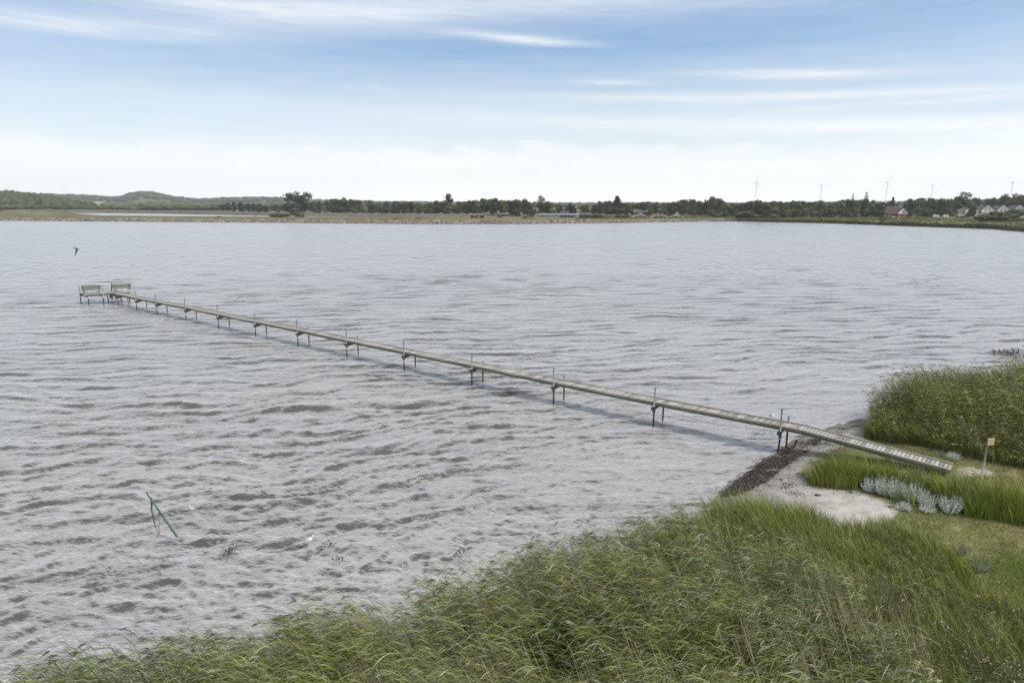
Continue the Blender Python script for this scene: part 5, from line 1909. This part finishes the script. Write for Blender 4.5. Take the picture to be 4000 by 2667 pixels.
for a, b in zip(knots[:-1], knots[1:]):
    za, zb = deckz(a) - 0.045, deckz(b) - 0.045
    for side, yo in ((0, OFF + 0.05), (1, OFF + WD - 0.05)):
        MB().beam((a + .01, JY(yo), za - .068), (b - .01, JY(yo), zb - .068), 0.06, 0.125).build('stringer', M['wood_green'], jetty)
        MB().beam((a + .01, JY(yo + (-.03 if side == 0 else .03)), za + .078), (b - .01, JY(yo + (-.03 if side == 0 else .03)), zb + .078), 0.055, 0.055).build('kerb_rail', M['wood'], jetty)
post_x = [k * SPAN for k in range(0, 11)] + [np.dot(at(540, 1205.6)[:2] - P0, dj), np.dot(at(469, 1189.5)[:2] - P0, dj)]
backtop = [1.62, 1.05, 1.5, 1.45, 1.05, 1.55, 1.5, 1.05, 1.05, 1.05, 1.05, 1.05, 1.05]
fronttop = [2.28, 2.16, 2.2, 2.2, 2.22, 2.2, 2.25, 2.1, 2.3, 2.3, 2.25, 2.2, 2.1]
for i, x_ in enumerate(post_x):
    ln = pr.uniform(-.03, .03)
    low = .7 if i < 4 else 0.45
    pf = MB().tube([(x_, 0, low), (x_ + ln, 0, fronttop[i])], 0.04, 8).build('front_post', M['steel'], jetty, True)
    MB().tube([(x_ - ln * .5 + (.12 if i == 0 else 0), 0, -1.0), (x_, 0, low + .02)], 0.046, 8).build('post_foot', M['rust'], jetty, True)
    MB().box((x_ + ln, JY(.06), fronttop[i] - .03), (.05, .2, .04)).build('hook', M['steel'], pf)
    MB().box((x_ + ln - .08, JY(0), fronttop[i] - .02), (.18, .05, .05)).build('cap', M['steel'], pf)
    pb = MB().tube([(x_ + .02, JY(OFF + WD + .1), -1.0), (x_, JY(OFF + WD + .1), .95)], 0.048, 8).build('back_post_foot', M['rust'], jetty, True)
    MB().tube([(x_, JY(OFF + WD + .1), .93), (x_, JY(OFF + WD + .1), backtop[i])], 0.04, 8).build('back_post', M['steel'], jetty, True)
    # cross beam with a triangular bracket
    cb = MB().beam((x_ + .09, JY(-.12), deckz(x_) - .30), (x_ + .09, JY(OFF + WD + .22), deckz(x_) - .30), 0.08, 0.16)
    cb.add([(x_ + .05, JY(0), deckz(x_) - .36), (x_ + .05, JY(.75), deckz(x_) - .36), (x_ + .05, JY(0), deckz(x_) - .48), (x_ + .09, JY(0), deckz(x_) - .36), (x_ + .09, JY(.75), deckz(x_) - .36), (x_ + .09, JY(0), deckz(x_) - .48)],
           [(0, 1, 2), (3, 5, 4), (0, 3, 4, 1), (1, 4, 5, 2), (2, 5, 3, 0)])
    cb.build('cross_beam', M['wood_dark'], jetty)
    MB().box((x_, JY(0), deckz(x_) - .36), (.12, .12, .34)).build('clamp', M['wood_dark'], jetty)
for a, b in zip(post_x[:9], post_x[1:10]):
    pts = []
    mbc = MB()
    for k in range(9):
        t = k / 8
        pts.append((a + (b - a) * t, JY(OFF - .03), deckz(a + (b - a) * t) - .22 - .26 * math.sin(math.pi * t)))
    mbc.tube(pts, 0.008, 4)
    for k in (2, 4, 6):
        mbc.tube([pts[k], (pts[k][0], pts[k][1], pts[k][2] + .2)], 0.007, 4)
        mbc.tube([pts[k], (pts[k][0], pts[k][1], pts[k][2] - .12)], 0.007, 4)
    mbc.build('hanging_cable', M['cable'], jetty)

# head platform: slanted across the end
FLp, FRp = at(338, 1151, DZ), at(507, 1141.5, DZ)
BLp = at(292, 1141.5, DZ)
va = (FRp - FLp)[:2]
La = np.linalg.norm(va)
va /= La
vs_ = (BLp - FLp)[:2]
Ls = min(np.linalg.norm(vs_), 2.4)
vs_ /= np.linalg.norm(vs_)
plat = thing('bathing_platform', (FLp[0], FLp[1], 0), 'cross platform at the seaward end of the jetty carrying two benches', 'platform')


def PL(a, s, z):
    q_ = va * a + vs_ * s
    return (q_[0], q_[1], z)


nb = 12
for k in range(nb):
    s0, s1 = Ls * k / nb + .012, Ls * (k + 1) / nb - .012
    b = MB()
    c4 = [PL(0, s0, 0), PL(La, s0, 0), PL(La, s1, 0), PL(0, s1, 0)]
    b.add([(x_, y_, DZ) for x_, y_, _ in c4] + [(x_, y_, DZ - .04) for x_, y_, _ in c4], [(0, 1, 2, 3), (7, 6, 5, 4), (0, 4, 5, 1), (1, 5, 6, 2), (2, 6, 7, 3), (3, 7, 4, 0)])
    b.build('plank', pl_me[k % 3].materials[0], plat)
for s in (0.06, Ls - .06):
    MB().beam(PL(0, s, DZ - .13), PL(La, s, DZ - .13), .08, .17).build('edge_beam', M['wood_dark'], plat)
for a in (0.1, La * .36, La * .66, La - .1):
    MB().beam(PL(a, 0.12, DZ - .27), PL(a, Ls - .12, DZ - .27), .1, .14).build('cross_beam', M['wood_dark'], plat)
for a, s, top_ in ((0.12, -.08, 1.22), (0.12, Ls + .05, 2.0), (La * .36, -.1, 2.25), (La * .66, Ls + .05, 1.15), (La - .15, -.08, 1.22), (La - .15, Ls + .05, 1.2)):
    x_, y_, _ = PL(a, s, 0)
    MB().tube([(x_, y_, -1), (x_, y_, .75)], .06, 8).build('post_foot', M['rust'] if s < 0 else M['wood_dark'], plat, True)
    MB().tube([(x_, y_, .73), (x_, y_, top_)], .045, 8).build('post', M['steel'], plat, True)
# ladder foot below the head
lx, ly, _ = PL(La * .62, Ls + .1, 0)
mb = MB()


def bench(px, py, label):
    c = at(px, py, DZ)
    rz = math.atan2(va[1], va[0])
    t = thing('bench', (c[0], c[1], DZ + .002), label, 'bench', 'slatted benches on the jetty head', rz)
    for k in range(3):
        MB().box((0, -.30 + .01 * k, .62 + .135 * k), (2.05, .04, .115), rx=-.12).build('back_slat', M['wood_green'], t)
    for k in range(3):
        MB().box((0, -.12 + .15 * k, .44), (2.0, .13, .04)).build('seat_slat', M['wood_green'], t)
    for s in (-.82, .82):
        MB().beam((s, -.24, 0), (s, -.36, .98), .09, .07).build('back_leg', M['wood_green'], t)
        MB().beam((s, .24, 0), (s, .24, .42), .09, .07).build('front_leg', M['wood_green'], t)
        MB().beam((s, -.25, .39), (s, .28, .39), .07, .06).build('seat_bearer', M['wood_green'], t)
        MB().beam((s * .98, -.26, .40), (s * .62, -.24, .05), .05, .05).build('brace', M['wood_green'], t)
    return t


bench(358, 1144.5, 'left slatted wooden bench at the outer tip of the jetty head')
bench(477, 1138, 'right slatted wooden bench in front of the bathing rail')
# bathing rail behind the right bench
c = at(495, 1134, DZ)
t = thing('bathing_rail', (c[0], c[1], DZ + .002), 'pale handrail frame of the bathing ladder behind the right bench', 'handrail', rz=math.atan2(va[1], va[0]))
for x_ in (-.6, .6):
    MB().tube([(x_, 1.3 if x_ < 0 else 1.1, -1.2), (x_, 1.3 if x_ < 0 else 1.1, 1.35)], .03, 6).build('upright', M['straw'] if x_ < 0 else M['steel'], t)
for z_ in (1.3, .85):
    MB().beam((-.62, 1.3, z_), (.62, 1.1, z_), .05, .06).build('rail', M['straw'], t)
c = at(432, 1131, DZ)
t = thing('mooring_pole', (c[0], c[1], DZ - 1.2), 'short dark leaning pole between the two benches with a thin rope frame', 'pole')
MB().tube([(0, .2, -1), (0, .2, 1.2), (.1, .2, 2.0)], [.07, .07, .05], 7).build('pole', M['rust'], t, True)
mb = MB().tube([(.1, .2, 1.95), (.7, .25, 1.93), (1.4, .2, 1.95)], .012, 4).tube([(1.4, .2, 1.95), (1.45, .2, 1.2)], .02, 5)
mb.build('rope', M['straw'], t)
# dark raft like blocks under the head
c = at(441, 1160, 0.1)
t = thing('float_block', (c[0], c[1], 0), 'dark ladder foot with two fenders low at the water under the jetty head', 'ladder')
for x_ in (-.28, .42):
    MB().tube([(x_, 0, -.2), (x_, 0, .55)], .13, 8).build('fender', M['gull_dark'], t, True)
for z_ in (.25, .5):
    MB().box((.07, 0, z_), (.7, .08, .07)).build('rung', M['wood_dark'], t)

# ------------------------------------------------------------------ sign post
g0 = gat(3837, 1852)
top_p = at(3850, 1733, 0)
hs_ = 1.9
t = thing('sign_post', tuple(g0), 'slender grey post with a small yellow notice beside the path at the jetty foot', 'sign')
t.rotation_euler = (0, 0.03, 0)
MB().tube([(0, 0, -.2), (0, 0, 1.62)], .035, 8).build('post', M['steel'], t, True)
bd = MB().box((.10, -.045, 1.50), (.34, .02, .30), rz=rad(18)).build('board', M['sign'], t)
for k, (zz_, segs) in enumerate(((1.585, ((-.09, .06), (.0, .08), (.09, .05))), (1.50, ((-.08, .09), (.05, .1))), (1.415, ((-.09, .05), (-.01, .07), (.08, .06))))):
    for (xx, ww) in segs:
        ca_, sa_ = math.cos(rad(18)), math.sin(rad(18))
        MB().box((.10 + ca_ * xx + sa_ * .013, -.045 + sa_ * xx - ca_ * .013, zz_), (ww, .004, .028), rz=rad(18)).build('lettering', M['ink'], bd)
for z_ in (1.39, 1.61):
    MB().box((0, -.03, z_), (.1, .05, .03)).build('clamp', M['steel'], t)

# short mooring stubs near the beach
for (x, y, h_, lean_, lab) in ((3103, 1738, .28, .12, 'short rusty stump standing in the wrack under the jetty'), (3074, 1748, .12, 0, 'small dark stone in the shallows beside the jetty post')):
    c = at(x, y, 0)
    o = MB().tube([(0, 0, -.3), (lean_ * .5, 0, h_ * .5), (lean_, 0, h_)], [.06, .06, .05], 7).build('stump', M['rust'])
    o.location = tuple(c)
    tag(o, lab, 'stump')

# ------------------------------------------------------------------ leaning pole with hanging net lines
c = at(690, 2092, 0)
t = thing('leaning_pole', (c[0], c[1], 0), 'algae green pole leaning left out of the water with net lines hanging from it', 'pole')
tipp = at(572, 1925, 1.55)
v = Vector((tipp[0] - c[0], tipp[1] - c[1], tipp[2]))
low_ = -v * 0.25
pt = lambda k: (v.x * k, v.y * k, v.z * k)
MB().tube([tuple(low_), (0, 0, 0), pt(.4), pt(.8), pt(1.0)], [.05, .045, .04, .03, .02], 8).build('pole', M['pole_teal'], t, True)
a = Vector(pt(.83))
MB().tube([a + Vector((0, 0, .12)), a, a + Vector((-.05, 0, -.35)), a + Vector((-.01, 0, -.75)), a + Vector((.03, -.02, -1.0)), a + Vector((.12, -.02, -1.28))],
          [.012, .02, .022, .016, .01, .008], 6).build('net_line', M['net'], t)
MB().tube([a, a + Vector((.02, 0, -.5)), a + Vector((.04, 0, -.95))], .008, 5).build('net_line', M['cable'], t)
b_ = Vector(pt(.60))
MB().tube([b_, b_ + Vector((-.02, -.02, -.5)), b_ + Vector((-.07, -.03, -.92))], .009, 5).build('net_line', M['cable'], t)
o = MB().ellipsoid(tuple(b_ + Vector((-.07, -.03, -.93))), (.03, .03, .03)).build('weight', M['rust'], t)

# ------------------------------------------------------------------ gulls


def floating_gull(px, py, s, rz, label, z=0.05):
    c = at(px, py, z)
    t = thing('gull', (c[0], c[1], z), label, 'gull', 'gulls on the water', rz, (s, s, s))
    mb = MB()
    mb.tube([(-.26, 0, .06), (-.18, 0, .055), (-.05, 0, .05), (.08, 0, .06), (.14, 0, .10), (.16, 0, .15), (.18, 0, .185), (.215, 0, .18), (.235, 0, .175)],
            [.008, .03, .075, .075, .05, .034, .038, .026, .01], 10)
    mb.build('body', M['gull_white'], t, True)
    for sgn in (-1, 1):
        w = MB()
        w.add([(.09, sgn * .06, .10), (-.02, sgn * .085, .10), (-.18, sgn * .05, .09), (-.33, sgn * .015, .10), (-.16, sgn * .02, .125), (.0, sgn * .03, .13)],
              [(0, 1, 2, 3, 4, 5)])
        w.add([(.09, sgn * .055, .09), (-.02, sgn * .075, .085), (-.18, sgn * .045, .08), (-.33, sgn * .012, .095), (-.16, sgn * .015, .11), (.0, sgn * .025, .11)], [(5, 4, 3, 2, 1, 0)])
        wo_ = w.build('wing', M['gull_grey'], t)
        MB().ellipsoid((.19, sgn * .03, .195), (.007, .004, .007), nu=6, nv=4).build('eye', M['gull_dark'], t)
    MB().tube([(.225, 0, .178), (.27, 0, .168)], [.01, .003], 6).build('beak', M['beak'], t)
    return t


floating_gull(1205, 2112, .85, rad(30), 'white gull standing in the shallow waves right of the brown seaweed', 0.07)
floating_gull(753, 1992, .8, rad(160), 'pale gull half hidden by a wave right of the leaning pole', 0.03)
floating_gull(3016, 1624, .8, rad(20), 'small white gull swimming just behind the jetty near the beach', 0.04)

# flying gull with wings on the down stroke
D = 58
c = (at_y(278, D), D, z_at(969, D))
t = thing('flying_gull', c, 'dark winged gull flying low over the water above the jetty head', 'gull')
mb = MB()
mb.tube([(-.36, 0, -.10), (-.27, 0, .0), (-.20, 0, .03), (-.08, 0, .02), (.06, 0, -.02), (.17, 0, -.05), (.26, 0, -.06)], [.006, .035, .042, .07, .065, .035, .03], 9)
mb.build('body', M['gull_grey'], t, True)
MB().ellipsoid((-.22, 0, .04), (.05, .042, .042)).build('head', M['gull_dark'], t, True)
MB().tube([(-.26, 0, .02), (-.35, 0, -.03)], [.014, .003], 6).build('beak', M['beak'], t)


def wing(pts, nm, m_):
    vs = []
    for (a, b) in pts:
        vs += [a, b]
    n_ = len(pts)
    up_ = [(x, y - .012, z) for x, y, z in vs]
    fs = [(2 * i, 2 * i + 1, 2 * i + 3, 2 * i + 2) for i in range(n_ - 1)]
    fs2 = [tuple(2 * n_ + j for j in reversed(f)) for f in fs]
    rim = [(2 * i, 2 * i + 2, 2 * n_ + 2 * i + 2, 2 * n_ + 2 * i) for i in range(n_ - 1)] + [(2 * i + 1, 2 * n_ + 2 * i + 1, 2 * n_ + 2 * i + 3, 2 * i + 3) for i in range(n_ - 1)]
    MB().add(vs + up_, fs + fs2 + rim).build(nm, m_, t)


wing([((-.10, -.03, .02), (.10, -.03, -.02)), ((.0, -.2, -.08), (.20, -.2, -.10)), ((.10, -.33, -.20), (.27, -.33, -.18)), ((.09, -.42, -.38), (.22, -.42, -.36)), ((.12, -.48, -.58), (.15, -.48, -.58))], 'near_wing', M['gull_dark'])
wing([((-.10, .03, .03), (.08, .03, .0)), ((-.04, .25, .08), (.14, .25, .06)), ((.02, .45, .05), (.18, .45, .03)), ((.12, .68, -.05), (.2, .68, -.06))], 'far_wing', M['gull_grey'])
MB().add([(.24, -.03, -.05), (.24, .03, -.05), (.40, .08, -.08), (.40, -.08, -.08), (.24, -.03, -.07), (.24, .03, -.07), (.40, .08, -.09), (.40, -.08, -.09)],
         [(0, 1, 2, 3), (7, 6, 5, 4), (0, 4, 5, 1), (1, 5, 6, 2), (2, 6, 7, 3), (3, 7, 4, 0)]).build('tail', M['gull_white'], t)

# mid grass patch, leaving the deck clear
p, hh, cg = M_data
rel = p - P0
xl, yl = rel @ dj, rel @ nj
on_deck = (xl < 0.5) & (xl > -LAND - 0.1) & (yl > -0.02) & (yl < OFF + WD + 0.05)
nearj = (xl > -LAND) & (yl > -0.9) & (yl < 0) & (xl < 1)
hh = np.where(nearj, np.minimum(hh, 0.8), hh)
sil_pts = np.array([gat(x_, y_)[:2] for x_, y_, h_, w_, l_ in SH[:9]])
near_sil = np.min(np.hypot(p[:, None, 0] - sil_pts[None, :, 0], p[:, None, 1] - sil_pts[None, :, 1]), 1) < 0.5
k_ = ~on_deck & ~near_sil
blades(rb_mid, p[k_], hh[k_], cg[k_], w=0.012, lean=0.55, K=4, spread=0.7)
tag(rb_mid.build('grass_patch', M['tuft']), 'waist high green grass on the near side of the jetty foot', 'grass', kind='stuff')

# ------------------------------------------------------------------ air
hz = MB()
hx0, hx1, hy0, hy1, hz0, hz1 = -5200, 5200, -700, 4700, -3.0, 175.0
hz.add([(hx0, hy0, hz0), (hx1, hy0, hz0), (hx1, hy1, hz0), (hx0, hy1, hz0), (hx0, hy0, hz1), (hx1, hy0, hz1), (hx1, hy1, hz1), (hx0, hy1, hz1)],
       [(0, 3, 2, 1), (4, 5, 6, 7), (0, 1, 5, 4), (1, 2, 6, 5), (2, 3, 7, 6), (3, 0, 4, 7)])
hm = bpy.data.materials.new('haze')
hm.use_nodes = True
hm.node_tree.nodes.clear()
q = NG(hm.node_tree)
ho = q.n('ShaderNodeOutputMaterial')
pv = q.n('ShaderNodeVolumePrincipled')
pv.inputs['Color'].default_value = (0.93, 0.97, 1.0, 1)
pv.inputs['Density'].default_value = 0.00012
pv.inputs['Anisotropy'].default_value = 0.2
hm.node_tree.links.new(pv.outputs[0], ho.inputs['Volume'])
o = hz.build('haze', hm)
tag(o, 'thin pale haze over the whole bay', kind='stuff')
print('reeds', n_reed, 'trees', tree_i, 'planks', len(plist), 'objects', len(bpy.data.objects), 'water verts', len(WX), 'span', SPAN, 'nearland', len(nearg_v))
import sys
print('tris', sum(len(m.loop_triangles) or sum(max(1, pp.loop_total - 2) for pp in m.polygons) if len(m.polygons) < 200 else len(m.polygons) * 2 for m in bpy.data.meshes))
